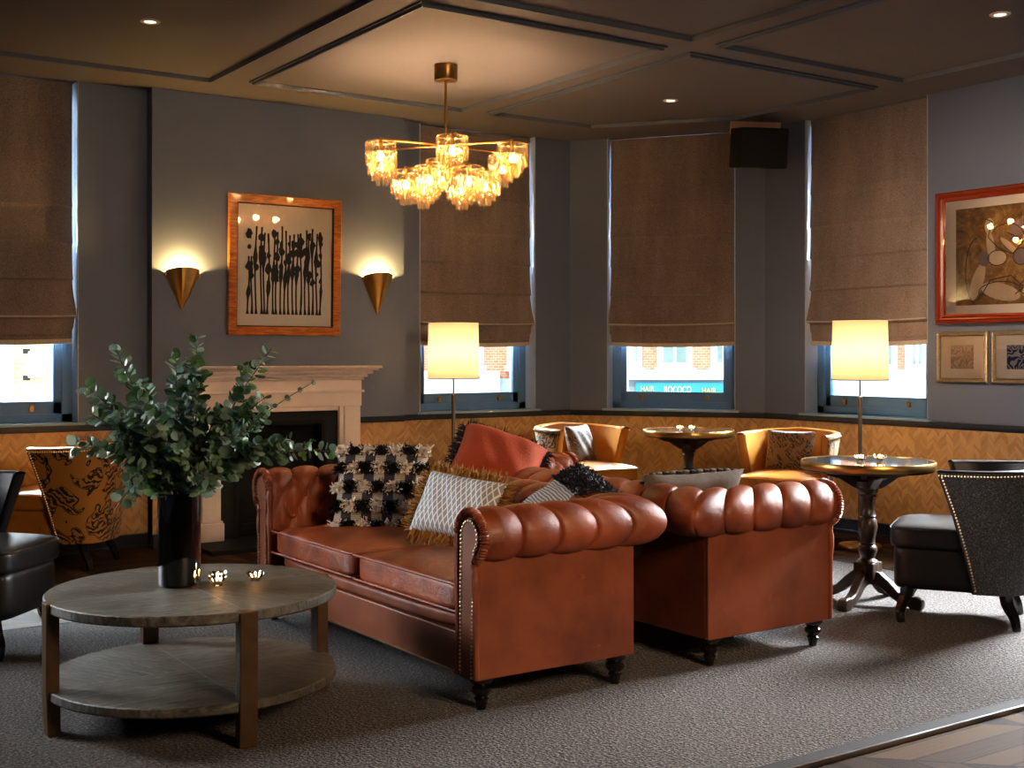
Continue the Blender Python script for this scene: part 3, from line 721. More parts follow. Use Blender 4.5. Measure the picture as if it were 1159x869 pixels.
MB().box(-vw/2+.06, vw/2-.06, -.0175, -.0155, -hh/2+.06, hh/2-.06).build('glazing', 'picglass', p2, smooth=False)
# 3, 4: small frames beneath
for k, (vv, mz, lb) in enumerate(((5.345-.197, 'maze1', 'small silver-gilt framed plum labyrinth print, left of the pair below the large painting'), (4.921-.197, 'maze2', 'small silver-gilt framed blue labyrinth print, at the right edge of the photo'))):
    p = thing('small_framed_print', lb, 'picture', (RU-.012, vv, 1.288), (0, 0, -PI/2), None)
    w_, h_ = .394, .342
    frame_mb(MB(), w_, h_, .030, [(0, 0), (0, -.020), (.25, -.026), (.5, -.020), (.8, -.024), (1, -.014), (1, -.004)]).build('frame', 'silver', p, smooth=False)
    b = MB()
    for j in range(26):
        for s_ in (-1, 1): b.ball((-w_/2+.012+(w_-.024)*j/25, -.024, s_*(h_/2-.010)), .005, 6)
    for j in range(22):
        for s_ in (-1, 1): b.ball((s_*(w_/2-.010), -.024, -h_/2+.012+(h_-.024)*j/21), .005, 6)
    b.build('beading', 'silver', p)
    MB().box(-w_/2+.026, w_/2-.026, -.008, -.003, -h_/2+.026, h_/2-.026).build('mount', 'paper', p, smooth=False)
    MB().box(-.088, .088, -.0095, -.0085, -.078, .078).build('print', mz, p, smooth=False)
    MB().box(-w_/2+.028, w_/2-.028, -.0125, -.0115, -h_/2+.028, h_/2-.028).build('glazing', 'picglass', p, smooth=False)

# ------------------------------------------------------------------ wall sconces
def sconce(px, z0, z1, lb, flip):
    u = breast_u(px)
    t = thing('wall_sconce', lb, 'wall light', (u, BR, z0), 0, 'gold wall lights either side of the picture')
    R, hgt = .118, z1-z0
    b = MB(); n = 28; m = 10
    def f(a, h, inn=0.):
        ang = -PI*a; rr = (R-inn)*(h**.92)
        fold = 1+.10*math.cos(ang*2) if True else 1
        x = rr*math.cos(ang)*1.0; y = rr*math.sin(ang)*.85*fold
        crease = .020*math.exp(-((a-(.42 if flip else .60))/.05)**2)*h
        zz = hgt*h + h*(.030*math.sin(PI*a) - .020*(1 if a in (0, 1) else 0))
        return (x, y-crease, zz)
    b.grid(lambda a, h: f(a, h), n, m); b.grid(lambda a, h: f(a, h, .004), n, m, flip=True)
    b.build('shade', 'sconce', t)
    for s_ in (-1, 1): MB().box(s_*R-.006, s_*R+.006, -.016, 0, hgt-.032, hgt-.004).build('bracket', 'brass', t, bevel=.002)
    MB().ball((0, -.045, hgt-.06), .018, 10).build('bulb', 'bulb', t)
    light('sconce_light', 'POINT', (0, -.055, hgt-.012), 15, (1, .60, .20), .018, parent=t)
sconce(206, 1.607, 1.865, 'gold half-cone wall light left of the picture over the mantelpiece', False)
sconce(427, 1.598, 1.885, 'gold half-cone wall light right of the picture over the mantelpiece', True)

# ------------------------------------------------------------------ chandelier
ch = thing('chandelier', 'brass chandelier with clusters of glass rods hanging from the ceiling', 'chandelier', (3.985, 6.575, H), -TH)
MB().lathe([(0, 0), (.072, 0), (.072, -.092), (.068, -.097), (0, -.097)], 40).build('canopy', 'brass', ch)
MB().lathe([(.009, -.09), (.009, -.48)], 12).build('drop_rod', 'brass', ch)
b = MB(); b.lathe([(0, -.465), (.020, -.47), (.042, -.485), (.042, -.58), (.036, -.59), (.036, -.70), (.03, -.715), (.012, -.73), (.008, -.76), (0, -.765)], 24)
b.build('hub', 'brass', ch)
def rodring(b, r, n, z0, z1, rr=.0065):
    for k in range(n):
        a = 2*PI*k/n; x, y = r*math.cos(a), r*math.sin(a)
        b.tube([(x, y, z0), (x, y, z0-.004), (x, y, z1+.006), (x, y, z1)], [rr*.4, rr, rr, rr*.3], 6)
sh = thing('glass_shade', None, None); sh.name = 'glass_shade'
bpy.data.objects.remove(sh)
sb = MB(); rodring(sb, .090, 22, 0, -.140, .0075); ring1 = sb.build('glass_shade', 'crystal', ch)
sb = MB(); rodring(sb, .062, 16, -.06, -.172); ring2 = sb.build('middle_rods', 'crystal', ring1)
sb = MB(); rodring(sb, .034, 9, -.09, -.205); ring3 = sb.build('inner_rods', 'crystal', ring1)
sb = MB()
for r_, z_ in ((.086, .002), (.062, -.058), (.034, -.088)):
    sb.tube([(r_*math.cos(a), r_*math.sin(a), z_) for a in [i*2*PI/28 for i in range(28)]], .0028, 6, closed=True)
for k in range(4):
    a = k*PI/2+.3; sb.tube([(0, 0, .018), (.05*math.cos(a), .05*math.sin(a), .014), (.086*math.cos(a), .086*math.sin(a), .002)], .0028, 6)
sb.lathe([(0, .034), (.008, .03), (.011, .018), (.013, .0), (.013, -.055), (0, -.056)], 12)
fit = sb.build('lamp_fitting', 'brass', ring1)
sb = MB(); sb.ball((0, 0, -.085), .017, 12, (1, 1, 1.5)); bul = sb.build('bulb', 'bulb', ring1)
shades = []
def place(ang, R, z, first=False):
    a = math.radians(ang); x, y = R*math.sin(a), -R*math.cos(a)
    r = ring1 if first else copy_tree(ring1, ch)
    r.location = (x, y, z); r.rotation_euler = (0, 0, a)
    light('chandelier_lamp', 'POINT', (x, y, z-.085), 15., (1, .64, .38), .022, parent=ch)
    arm = MB(); zz = z+.022
    arm.tube([(0.03*math.sin(a), -.03*math.cos(a), zz), (x*.97, y*.97, zz), (x, y, zz-.002)], .0075, 8)
    arm.build('arm', 'brass', ch)
first = True
for ang in (8, 68, 128, 188, 248, 302):
    place(ang, .445, -.520, first); first = False
for ang in (-20, 38, 98, 158, 218, 278):
    place(ang, .245, -.665)

# ------------------------------------------------------------------ floor lamps
def floor_lamp(loc, lb, cord=True):
    t = thing('floor_lamp', lb, 'floor lamp', loc, 0, 'drum-shaded floor lamps')
    MB().lathe([(0, 0), (.138, 0), (.142, .006), (.142, .024), (.136, .032), (.03, .036), (.02, .045), (0, .045)], 40).build('base', 'brass', t)
    MB().lathe([(.013, .04), (.013, .96), (.011, .965)], 14).build('pole', 'pewter', t)
    MB().lathe([(.017, .95), (.017, 1.01), (.013, 1.02), (.006, 1.025), (.006, 1.22)], 14).build('neck', 'pewter', t)
    b = MB(); R0_, R1_, z0, z1 = .187, .180, 1.135, 1.535
    n = 48
    b.lathe([(R0_, z0), (R1_, z1)], n, cap=False)
    b.build('shade', 'shade', t)
    b = MB()
    for R_, z_ in ((R0_, z0), (R1_, z1)): b.tube([(R_*math.cos(a), R_*math.sin(a), z_) for a in [i*2*PI/n for i in range(n)]], .0032, 6, closed=True)
    for k in range(3): a = k*2*PI/3; b.tube([(0, 0, 1.20), (R0_*.96*math.cos(a), R0_*.96*math.sin(a), 1.20)], .002, 5)
    b.build('shade_ring', 'pewter', t)
    MB().ball((0, 0, 1.30), .03, 12, (1, 1, 1.3)).build('bulb', 'bulb', t)
    light('lamp_light', 'POINT', (0, 0, 1.33), 4.0, (1, .70, .44), .05, parent=t)
    if cord:
        b = MB(); pts = [(-.12, .05, .012), (-.22, .02, .012), (-.27, .12, .03), (-.2, .2, .012), (-.3, .25, .012), (-.26, .36, .012), (0, .4, .012), (.2, .35, .012)]
        b.tube([Vector(p) for p in smooth_pts(pts, 6)], .006, 6); b.build('cord', 'rubber', t)
def smooth_pts(pts, n=6):
    P = [Vector(p) for p in pts]; out = []
    for i in range(len(P)-1):
        a, b_, c, d = P[max(i-1, 0)], P[i], P[i+1], P[min(i+2, len(P)-1)]
        for k in range(n):
            t = k/n; out.append(.5*((2*b_)+(c-a)*t+(2*a-5*b_+4*c-d)*t*t+(3*b_-a-3*c+d)*t**3))
    out.append(P[-1]); return out
floor_lamp((6.62, 5.555, 0), 'drum-shaded floor lamp standing behind the round table, nearer the right wall')
floor_lamp((4.665, 7.59, 0), 'drum-shaded floor lamp standing between the fireplace and the bay windows', False)

# ------------------------------------------------------------------ chesterfield sofas
L, D = 1.965, .73
def profile(rx, dc, k1=14, k2=30):
    pts = []; zc, rz = .643, .092
    for i in range(k1): z = .29+(zc-.29)*i/k1; pts.append((dc-rx, z, -1., 0.))
    for i in range(k2+1):
        a = PI-(PI+1.25)*i/k2; pts.append((dc+rx*math.cos(a), zc+rz*math.sin(a), math.cos(a), math.sin(a)))
    return pts
PA = profile(.088, -.035); PB = profile(.125, .005)
s_acc = [0.]
for i in range(1, len(PA)): s_acc.append(s_acc[-1]+math.hypot(PA[i][0]-PA[i-1][0], PA[i][1]-PA[i-1][1]))
S_LAST = .43; Q = .105
def puff(s, tau, A=.026):
    if s < S_LAST:
        sg = (S_LAST-s)/Q
        v = abs(math.sin(PI*(tau+sg)/2)*math.sin(PI*(tau-sg)/2))
        v2 = v**.42
        if s < .05: v2 = v2*(s/.05)
    else:
        v2 = abs(math.sin(PI*tau/2))**.40
        e = (s_acc[-1]-s)/.05
        if e < 1: v2 *= max(0, e)**.5
    return A*(v2-.35)
def sofa(name_lb, loc, rz):
    t = thing('chesterfield_sofa', name_lb, 'sofa', loc, rz, None)
    NS = len(PA)-1
    for sg in (-1, 1):
        N = 5
        def f(w, q, sg=sg):
            i = min(NS, int(round(q*NS))); da, z, nd, nz = PA[i]; db = PB[i][0]
            p = puff(s_acc[i], w*2*N)*min(1, w*12+.0)
            y = w*(D+db)
            return (sg*(L/2+da+nd*p), y+.0, z+nz*p)
        b = MB(); b.grid(f, 130, NS)
        for k in range(1, N):       # buttons
            for j in range(4):
                sv = S_LAST-j*Q
                if j % 2: kk = k+.5
                else: kk = k
                if kk >= N: continue
                i = min(range(len(s_acc)), key=lambda q: abs(s_acc[q]-sv)); da, z, nd, nz = PA[i]
                w = kk/N
                b.ball((sg*(L/2+da-nd*.004), w*(D+PB[i][0]), z-nz*.004), .010, 8)
        b.build('arm', 'red', t)
        # flat outer side panel
        b = MB(); x0, x1 = sorted((sg*(L/2-.018), sg*(L/2))); b.box(x0, x1, .0, D, .13, .585); b.build('side_panel', 'reddark', t, smooth=False, bevel=.004)
        # front of arm: outline follows the roll
        out = [(sg*(L/2-.001), .13)] + [(sg*(L/2+d*1.0), z) for d, z, _, _ in reversed(PA[14:]) ] + [(sg*(L/2+PA[0][0]), .13)]
        b = MB(); b.prism(out, -.002, .03); b.build('arm_front', 'red', t, smooth=False)
        cx = L/2-.055
        edge = [(sg*(L/2+d), -.004, z) for d, z, _, _ in reversed(PA[14:])]
        edge = [(sg*(L/2-.002), -.002, .135), (sg*(L/2-.002), -.004, .30), (sg*(L/2-.002), -.004, .50)] + edge + [(sg*(L/2+PA[0][0]), -.004, .50), (sg*(L/2+PA[0][0]), -.002, .135)]
        ep = smooth_pts(edge, 4); rr = [.016+.0035*math.sin(i*1.9) if .42 < p.z else .012 for i, p in enumerate(ep)]
        b = MB(); b.tube(ep, rr, 8); b.build('piping', 'red', t)
        def inset(k):
            ins = [(sg*(L/2-.022), .14)]
            for i in range(15):
                a = -.95+(PI+.95)*i/14; ins.append((sg*(L/2-.035+(.060-k)*math.cos(a)), .645+(.064-k)*math.sin(a)))
            ins.append((sg*(L/2-.098), .14)); return ins
        b = MB(); b.prism(inset(0), -.010, .0); b.build('arm_panel', 'reddark', t, smooth=False, bevel=.003)
        b = MB(); pl = inset(.006); dist = 0; P = [Vector((x, -.0115, z)) for x, z in pl]
        for k in range(len(P)-1):
            seg = (P[k+1]-P[k]).length; nn = max(1, int(round(seg/.0145)))
            for j in range(nn): b.ball(P[k].lerp(P[k+1], j/nn), .0052, 6)
        b.build('nail_trim', 'stud', t)
    N = 12
    def g(w, q):
        i = min(NS, int(round(q*NS))); db, z, nd, nz = PB[i]; da = PA[i][0]
        p = puff(s_acc[i], w*2*N)
        return ((w*2-1)*(L/2+da), D+db+nd*p, z+nz*p)
    b = MB(); b.grid(g, 300, NS)
    for k in range(1, N):
        for j in range(4):
            sv = S_LAST-j*Q; kk = k+.5 if j % 2 else k
            i = min(range(len(s_acc)), key=lambda q: abs(s_acc[q]-sv)); db, z, nd, nz = PB[i]
            if kk < N: b.ball(((kk/N*2-1)*(L/2+PA[i][0]), D+db-nd*.004, z-nz*.004), .010, 8)
    b.build('backrest', 'red', t)
    b = MB(); b.box(-L/2+.018, L/2-.018, D-.02, D, .13, .60); b.build('back_panel', 'reddark', t, smooth=False, bevel=.004)
    # base
    b = MB(); b.box(-L/2+.10, L/2-.10, .0, D-.02, .13, .285); b.build('base', 'reddark', t, smooth=False, bevel=.006)
    b = MB(); b.rbox(L/2-.105, .30, .034, 6, 0, 20, T((0, .305, .313))); b.build('seat_rail', 'red', t)
    b = MB(); n = int((L-.2)/.015)
    for k in range(n+1): b.ball((-L/2+.11+(L-.22)*k/n, -.001, .138), .0048, 6)
    b.build('nail_trim', 'stud', t)
    cw = (L-.25)/4
    rnd = random.Random(int(rz*100))
    for sg in (-1, 1):
        ph = rnd.random()*9
        def fn(p, ph=ph):
            x, y, z = p
            if z > 0: z += .005*math.sin(x*9+ph+math.sin(y*13)*1.2)*math.cos(y*7+ph) + .003*math.sin(x*31+y*24+ph)
            return (x, y, z)
        b = MB(); mt = T((sg*cw*1.0, .315, .408)); b.rbox(cw-.002, .318, .060, 9, .030, 26, mt, fn); c_ = b.build('seat_cushion', 'seatred', t)
        b = MB()
        for zz in (.456, .356):
            x0, x1, y0, y1 = sg*cw-cw+.004, sg*cw+cw-.004, -.002, .628
            r = .02; pts = []
            for (qx, qy, a0) in ((x1-r, y0+r, -PI/2), (x1-r, y1-r, 0), (x0+r, y1-r, PI/2), (x0+r, y0+r, PI)):
                for k in range(5): a = a0+k*PI/8; pts.append((qx+r*math.cos(a), qy+r*math.sin(a), zz))
            b.tube(pts, .0055, 6, closed=True)
        b.build('cushion_piping', 'seatred', c_)
    leg = [(0, .0), (.016, .0), (.020, .018), (.024, .034), (.027, .040), (.020, .046), (.030, .056), (.038, .066), (.036, .078), (.024, .086), (.034, .094), (.044, .106), (.046, .122), (.040, .132), (0, .132)]
    for x in (-L/2+.052, L/2-.052):
        for y in (.052, D-.055):
            MB().lathe(leg, 20, T((x, y, 0.012))).build('leg', 'blackwood', t)
    return t
sofa1 = sofa('red-brown leather chesterfield sofa facing the coffee table, with fringed cushions', (2.395, 3.735+L/2, 0), -PI/2)
sofa2 = sofa('red-brown leather chesterfield sofa turned away, back to back behind the front one', (4.25, 3.735+L/2, 0), PI/2)

# ------------------------------------------------------------------ cushions
def pillow_mb(b, w, h, th, n=22, pinch=.06, sag=0.):
    def f(u, v, s):
        x, y = u*2-1, v*2-1
        e = ((1-x**4)*(1-y**4))
        z = s*th/2*max(0, e)**.55
        px = x*(1-pinch*(1-y*y)*1.0*abs(x)**2); py = y*(1-pinch*(1-x*x)*abs(y)**2)
        wr = .004*math.sin(x*9+y*5)*e
        return (px*w/2, py*h/2, z+wr)
    b.grid(lambda u, v: f(u, v, 1), n, n); b.grid(lambda u, v: f(u, v, -1), n, n, flip=True)
    return b
def fringe_mb(b, w, h, ln, n=90, seed=0, wid=.006, curl=.35):
    r = random.Random(seed); per = 2*(w+h)
    for layer in range(5):
        for k in range(n*2):
            s_ = per*(k+r.random())/(n*2)
            if s_ < w: p, d = Vector((-w/2+s_, -h/2, 0)), Vector((0, -1, 0))
            elif s_ < w+h: p, d = Vector((w/2, -h/2+s_-w, 0)), Vector((1, 0, 0))
            elif s_ < 2*w+h: p, d = Vector((w/2-(s_-w-h), h/2, 0)), Vector((0, 1, 0))
            else: p, d = Vector((-w/2, h/2-(s_-2*w-h), 0)), Vector((-1, 0, 0))
            dd = (d+Vector((r.uniform(-.5, .5), r.uniform(-.5, .5), r.uniform(-1, 1)*curl+(.25 if layer < 2 else -.1)))).normalized()
            l = ln*r.uniform(.6, 1.15); q = dd.cross(Vector((r.random()-.5, r.random()-.5, r.random()-.5))).normalized()*wid/2
            m_ = p+dd*l*.55+Vector((0, 0, r.uniform(-.01, .01))); e = p+dd*l+Vector((0, 0, r.uniform(-.015, .008)))
            p0 = p-d*.012+Vector((0, 0, r.uniform(-.012, .012)))
            b.add([p0-q, p0+q, m_+q, m_-q, e], [(0, 1, 2, 3), (3, 2, 4)])
    return b
def orient(o, loc, nrm, up=(0, 0, 1), roll=0.):
    z = Vector(nrm).normalized(); y = Vector(up)-z*Vector(up).dot(z); y.normalize(); x = y.cross(z)
    m = Matrix((x, y, z)).transposed().to_4x4() @ RZ(roll)
    o.matrix_world = T(loc) @ m; o.rotation_euler = m.to_euler(); o.location = loc
# tufted black and white cushion in the far corner of the front sofa
c = thing('throw_cushion', 'black and white shaggy tufted cushion in the far corner of the front sofa', 'cushion')
pillow_mb(MB(), .45, .41, .13).build('cover', 'kilim', c)
rnd = random.Random(3); wt, bt = MB(), MB()
rows = 5
for r_ in range(rows):
    yb = -.187+.374*r_/(rows-1)
    for q in range(7):
        xb = -.198+.396*q/6
        tgt = wt if (q+r_*1) % 2 == 0 else bt
        for k in range(190):
            x = xb+rnd.uniform(-.033, .033); y = yb+rnd.uniform(-.018, .018)
            e = max(0, (1-(x/.226)**4)*(1-(y/.206)**4))**.55*.065
            p = Vector((x, y, e-.004)); d = Vector((rnd.uniform(-.8, .8), rnd.uniform(-1.3, .5), rnd.uniform(.25, 1.0))).normalized()
            l = rnd.uniform(.018, .034); s_ = d.cross(Vector((rnd.random()-.5, rnd.random()-.5, .3))).normalized()*.0036
            tgt.add([p-s_, p+s_, p+d*l+s_*.8, p+d*l-s_*.8], [(0, 1, 2, 3)])
wt.build('white_tufts', 'whitetuft', c, smooth=False, merge=False); bt.build('black_tufts', 'blacktuft', c, smooth=False, merge=False)
CUSH1 = c
# lattice cushion with ochre fringe
c = thing('throw_cushion', 'grey and white lattice cushion with thick ochre fringe on the front sofa', 'cushion')
pillow_mb(MB(), .40, .29, .13).build('cover', 'lattice', c)
fringe_mb(MB(), .385, .275, .062, 90, 2).build('fringe', 'ochrefringe', c, smooth=False, merge=False)
CUSH2 = c
c = thing('throw_cushion', 'grey wave-patterned cushion with dark fringe resting on the near sofa corner', 'cushion')
pillow_mb(MB(), .40, .30, .14).build('cover', 'wavegrey', c)
b = MB(); fringe_mb(b, .39, .29, .03, 60, 5)
for k in range(900):   # dark end panel of pile
    x = random.uniform(.05, .195); y = random.uniform(-.14, .14); e = max(0, (1-(x/.20)**4)*(1-(y/.15)**4))**.55*.07
    for sg in (1, -1):
        p = Vector((x, y, sg*(e-.003))); d = Vector((random.uniform(-.6, .6), random.uniform(-.6, .6), sg*.7)).normalized(); s_ = d.cross(Vector((random.random()-.5, .4, .2))).normalized()*.003
        l = random.uniform(.012, .024); b.add([p-s_, p+s_, p+d*l+s_, p+d*l-s_], [(0, 1, 2, 3)])
b.build('fringe', 'navyfringe', c, smooth=False, merge=False)
CUSH3 = c
c = thing('throw_cushion', 'rust orange cushion with navy black fringe perched on the sofa backs', 'cushion')
pillow_mb(MB(), .44, .34, .23).build('cover', 'rust', c)
fringe_mb(MB(), .42, .32, .052, 90, 9).build('fringe', 'navyfringe', c, smooth=False, merge=False)
CUSH4 = c
c = thing('throw_cushion', 'taupe cushion with dark chequered tufted face leaning on the rear sofa arm', 'cushion')
pillow_mb(MB(), .56, .42, .12).build('cover', 'taupe', c)
b = MB(); b2 = MB()
for i in range(14):
    for j in range(10):
        x = -.25+.5*i/13; y = -.18+.36*j/9; e = max(0, (1-(x/.28)**4)*(1-(y/.21)**4))**.55*.06
        (b if (i+j) % 2 else b2).rbox(.016, .016, .010, 5, 0, 3, T((x, y, e+.002)))
b.build('dark_tufts', 'blacktuft', c); b2.build('brown_tufts', 'taupe', c)
CUSH5 = c
CAMR = Vector((CT, -ST, 0)); CAMF = Vector((ST, CT, 0))
def camn(x, y, z): return CAMR*x+CAMF*y+Vector((0, 0, z))
orient(CUSH1, (2.82, 5.25, .66), camn(-.10, -.93, .34))
orient(CUSH2, (2.82, 4.55, .645), camn(-.38, -.75, .45), (0, 0, 1), -.12)
orient(CUSH3, (3.05, 4.10, .67), camn(-.30, -.55, .75), camn(-.4, .6, .5), .10)
orient(CUSH4, (3.43, 5.16, .765), camn(.15, -.72, .62), (0, 0, 1), -.42)
orient(CUSH5, (3.74, 4.12, .595), Vector((0.05, .93, .38)))

# ------------------------------------------------------------------ coffee table
ct = thing('coffee_table', 'round two-tier coffee table in grey-brown grained wood with four flat legs', 'coffee table', (1.572, 4.355, 0.012))
RT = .512
def disc(r, z0, z1): return [(0, z0), (r-.006, z0), (r, z0+.006), (r, z1-.004), (r-.004, z1), (0, z1)]
MB().lathe(disc(RT, .412, .448), 96).build('tabletop', 'slab', ct)
MB().lathe(disc(RT, .118, .152), 96).build('shelf', 'slab', ct)
for k in range(4):
    m = RZ(k*PI/2-PI/2)
    b = MB()
    prof = [(RT-.040, 0), (RT+.004, 0), (RT+.010, .15), (RT+.010, .4485), (RT-.034, .4485), (RT-.034, .16)]
    b.prism([(x, z) for x, z in prof], -.031, .031, m)
    b.build('leg', 'slableg', ct, smooth=False, bevel=.003)
# black vase and eucalyptus
vx, vy = 1.545, 4.43
vs_ = thing('vase', 'tall black glass cylinder vase on the coffee table', 'vase', (vx, vy, .4605))
MB().lathe([(0, 0), (.070, 0), (.076, .006), (.077, .02), (.077, .335), (.074, .338), (.071, .335), (.071, .02), (0, .018)], 48).build('body', 'vase', vs_)
tips = [  # right, forward, height, label tail
 (-.24, .02, 1.33, 'tip at the upper left'), (-.345, .00, 1.19, 'reaching furthest left'), (-.30, -.08, 1.09, 'leaning left at mid height'),
 (-.355, -.12, .975, 'low on the left, tip over the golden chair'), (-.19, -.16, .745, 'drooping lowest at the left of the vase'), (-.13, -.16, .86, 'short, hanging at the front left of the vase'),
 (.055, .05, 1.375, 'tallest, pointing straight up'), (-.03, .06, 1.31, 'just left of the tallest one'), (.10, -.06, 1.24, 'just right of the tallest one'),
 (.33, .04, 1.325, 'rising to the upper right before the mantelpiece'), (.475, .10, 1.20, 'long with a thin bare tip, pointing right'), (.33, -.06, 1.15, 'spreading right at mid height'),
 (.56, .04, .945, 'longest, arching right to the sofa arm'), (.42, -.02, .99, 'arching right across the firebox'), (.15, -.17, .83, 'short, hanging at the front right of the vase'),
 (.29, .16, 1.06, 'behind, leaning to the right'), (-.10, -.16, 1.08, 'in front, leaning forward left'), (.05, -.20, 1.0, 'in the middle, leaning forward'),
 (-.17, .15, 1.18, 'behind, leaning to the left'), (.18, -.10, 1.10, 'in front, leaning right of centre'), (-.22, -.08, .99, 'in front, leaning well left'), (.22, .10, .93, 'behind, low on the right')]
rnd = random.Random(11)
for ti, (dx, dy, zt, tl) in enumerate(tips):
    tip = CAMR*dx+CAMF*dy+Vector((0, 0, zt))
    a0 = rnd.random()*6; base = Vector((.045*math.cos(a0), .045*math.sin(a0), .50))
    hor = Vector((tip.x, tip.y, 0)); hl = max(.01, hor.length); mouth = hor.normalized()*min(.05, hl*.4)+Vector((0, 0, .795))
    ctrl = mouth+Vector((0, 0, .16+.22*max(0, zt-.9))) + hor*.25
    br = thing('eucalyptus_stem', 'round-leaved eucalyptus stem in the black vase, '+tl, 'foliage', (vx, vy, .4605), 0, 'eucalyptus stems in the vase')
    org = Vector((0, 0, .4605)); n = 20
    path = [base.lerp(mouth, k/3) for k in range(3)]
    for k in range(n+1):
        t = k/n; path.append(mouth*(1-t)**2+ctrl*2*t*(1-t)+tip*t*t)
    path = [p+Vector((rnd.uniform(-.002, .002), rnd.uniform(-.002, .002), 0))-org for p in path]
    MB().tube(path, [.0035-.0024*k/len(path) for k in range(len(path))], 6).build('stem', 'stem', br)
    lf = MB()
    plen = sum((path[k+1]-path[k]).length for k in range(3, len(path)-1)); cnt = int(plen/.0190)+6
    def leaf(p, d, nrm, r):
        d = d.normalized(); sd = d.cross(nrm).normalized(); nn = sd.cross(d)
        pts = [p]; m = 9
        ring = []
        for k in range(m):
            a = 2*PI*k/m; ring.append(p+d*(r*1.05+r*math.cos(a)*1.05)+sd*(r*.95*math.sin(a))+nn*(-.22*r*abs(math.sin(a))))
        cen = p+d*r*1.05+nn*r*.12
        lf.add([cen]+ring, [(0, k+1, (k+1) % m+1) for k in range(m)])
    thin = 'thin bare' in tl
    for sb_ in range(cnt):
        t = (sb_+.5)/cnt; t = .02+.98*t; 
        fi = 3+t*n*.999; i = int(fi); i = min(i, len(path)-2); p = path[i].lerp(path[i+1], fi-int(fi)); ax = (path[i+1]-path[i]).normalized()
        if (p+org).z < .775: continue
        e = ax.cross(Vector((rnd.uniform(-1, 1), rnd.uniform(-1, 1), rnd.uniform(-1, 1)))).normalized()
        big = (.0285 if not thin else .017)*(1-.42*t)*rnd.uniform(.8, 1.2)
        if thin and t > .72:
            if sb_ % 3: continue
            for sg in (1, -1):
                d = e*sg*.5+ax; leaf(p, d, Vector((rnd.uniform(-1, 1), rnd.uniform(-1, 1), .2)), .009)
            continue
        # short side sprig for fullness
        for sg in (1, -1):
            d = e*sg+ax*rnd.uniform(.1, .7)+Vector((0, 0, rnd.uniform(-.1, .3))); leaf(p+e*sg*.004, d, ax*.6+Vector((rnd.uniform(-1, 1), rnd.uniform(-1, 1), rnd.uniform(.2, 1))), big)
        if sb_ % 5 == 2 and t < .8:
            d2 = (e+ax*1.3+Vector((0, 0, rnd.uniform(-.2, .3)))).normalized(); ln = rnd.uniform(.05, .10)
            for q in range(5):
                pp = p+d2*ln*(q+1)/5; e2 = d2.cross(Vector((rnd.uniform(-1, 1), rnd.uniform(-1, 1), rnd.uniform(-1, 1)))).normalized()
                for sg in (1, -1): leaf(pp, e2*sg+d2*.5, Vector((rnd.uniform(-1, 1), rnd.uniform(-1, 1), rnd.uniform(.1, 1))), big*(1-.1*q)*.9)
    lf.build('leaves', 'leaf', br, merge=False)

# ------------------------------------------------------------------ round pedestal tables
def scurve(pts): return smooth_pts([(x, 0, z) for x, z in pts], 6)
def round_table(loc, lb, rz):
    t = thing('pedestal_table', lb, 'table', loc, rz, None)
    R_ = .338
    MB().lathe([(0, .722), (R_-.006, .722), (R_-.006, .738), (0, .738)], 72).build('tabletop', 'stone', t)
    MB().lathe([(R_-.010, .700), (R_, .700), (R_+.003, .706), (R_+.003, .736), (R_, .741), (R_-.006, .741), (R_-.006, .737)], 72, cap=False).build('brass_rim', 'brass', t)
    b = MB(); b.lathe([(0, .69), (R_-.012, .69), (R_-.012, .721), (0, .721)], 48)
    for k in range(4):
        m = RZ(k*PI/2+PI/4)
        b.prism([(.03, .69), (.235, .69), (.235, .672), (.20, .660), (.155, .652), (.12, .628), (.085, .606), (.06, .595), (.03, .595)], -.022, .022, m)
    b.build('apron', 'darkwood', t, bevel=.003)
    prof = [(0, .14), (.058, .14), (.058, .215), (.050, .225), (.036, .235), (.042, .255), (.050, .275), (.046, .295), (.036, .305), (.040, .312), (.036, .32), (.042, .36), (.050, .40), (.046, .43), (.038, .445), (.044, .455), (.038, .465), (.034, .50), (.040, .54), (.046, .555), (.040, .567), (.052, .58), (.055, .60), (.072, .61), (.072, .635), (.05, .645), (.05, .69), (0, .69)]
    MB().lathe(prof, 28).build('column', 'darkwood', t)
    b = MB(); b.box(-.055, .055, -.055, .055, .130, .215); b.build('column_block', 'darkwood', t, smooth=False, bevel=.006)
    for k in range(4):
        m = RZ(k*PI/2)
        b = MB()
        top = [(.02, .175), (.07, .170), (.12, .130), (.17, .080), (.22, .060), (.265, .065), (.295, .052), (.300, .025), (.290, .0)]
        bot = [(.235, .0), (.225, .018), (.18, .022), (.13, .050), (.085, .085), (.05, .10), (.02, .10)]
        b.prism(top+bot, -.026, .026, m); b.build('foot', 'darkwood', t, bevel=.008)
    return t
rt1 = round_table((5.155, 4.275, .012), 'round brass-rimmed pedestal table in the right foreground beside the dark armchair', .25)
rt2 = round_table((6.33, 6.93, 0), 'round brass-rimmed pedestal table by the bay windows, between two golden armchairs', .5)

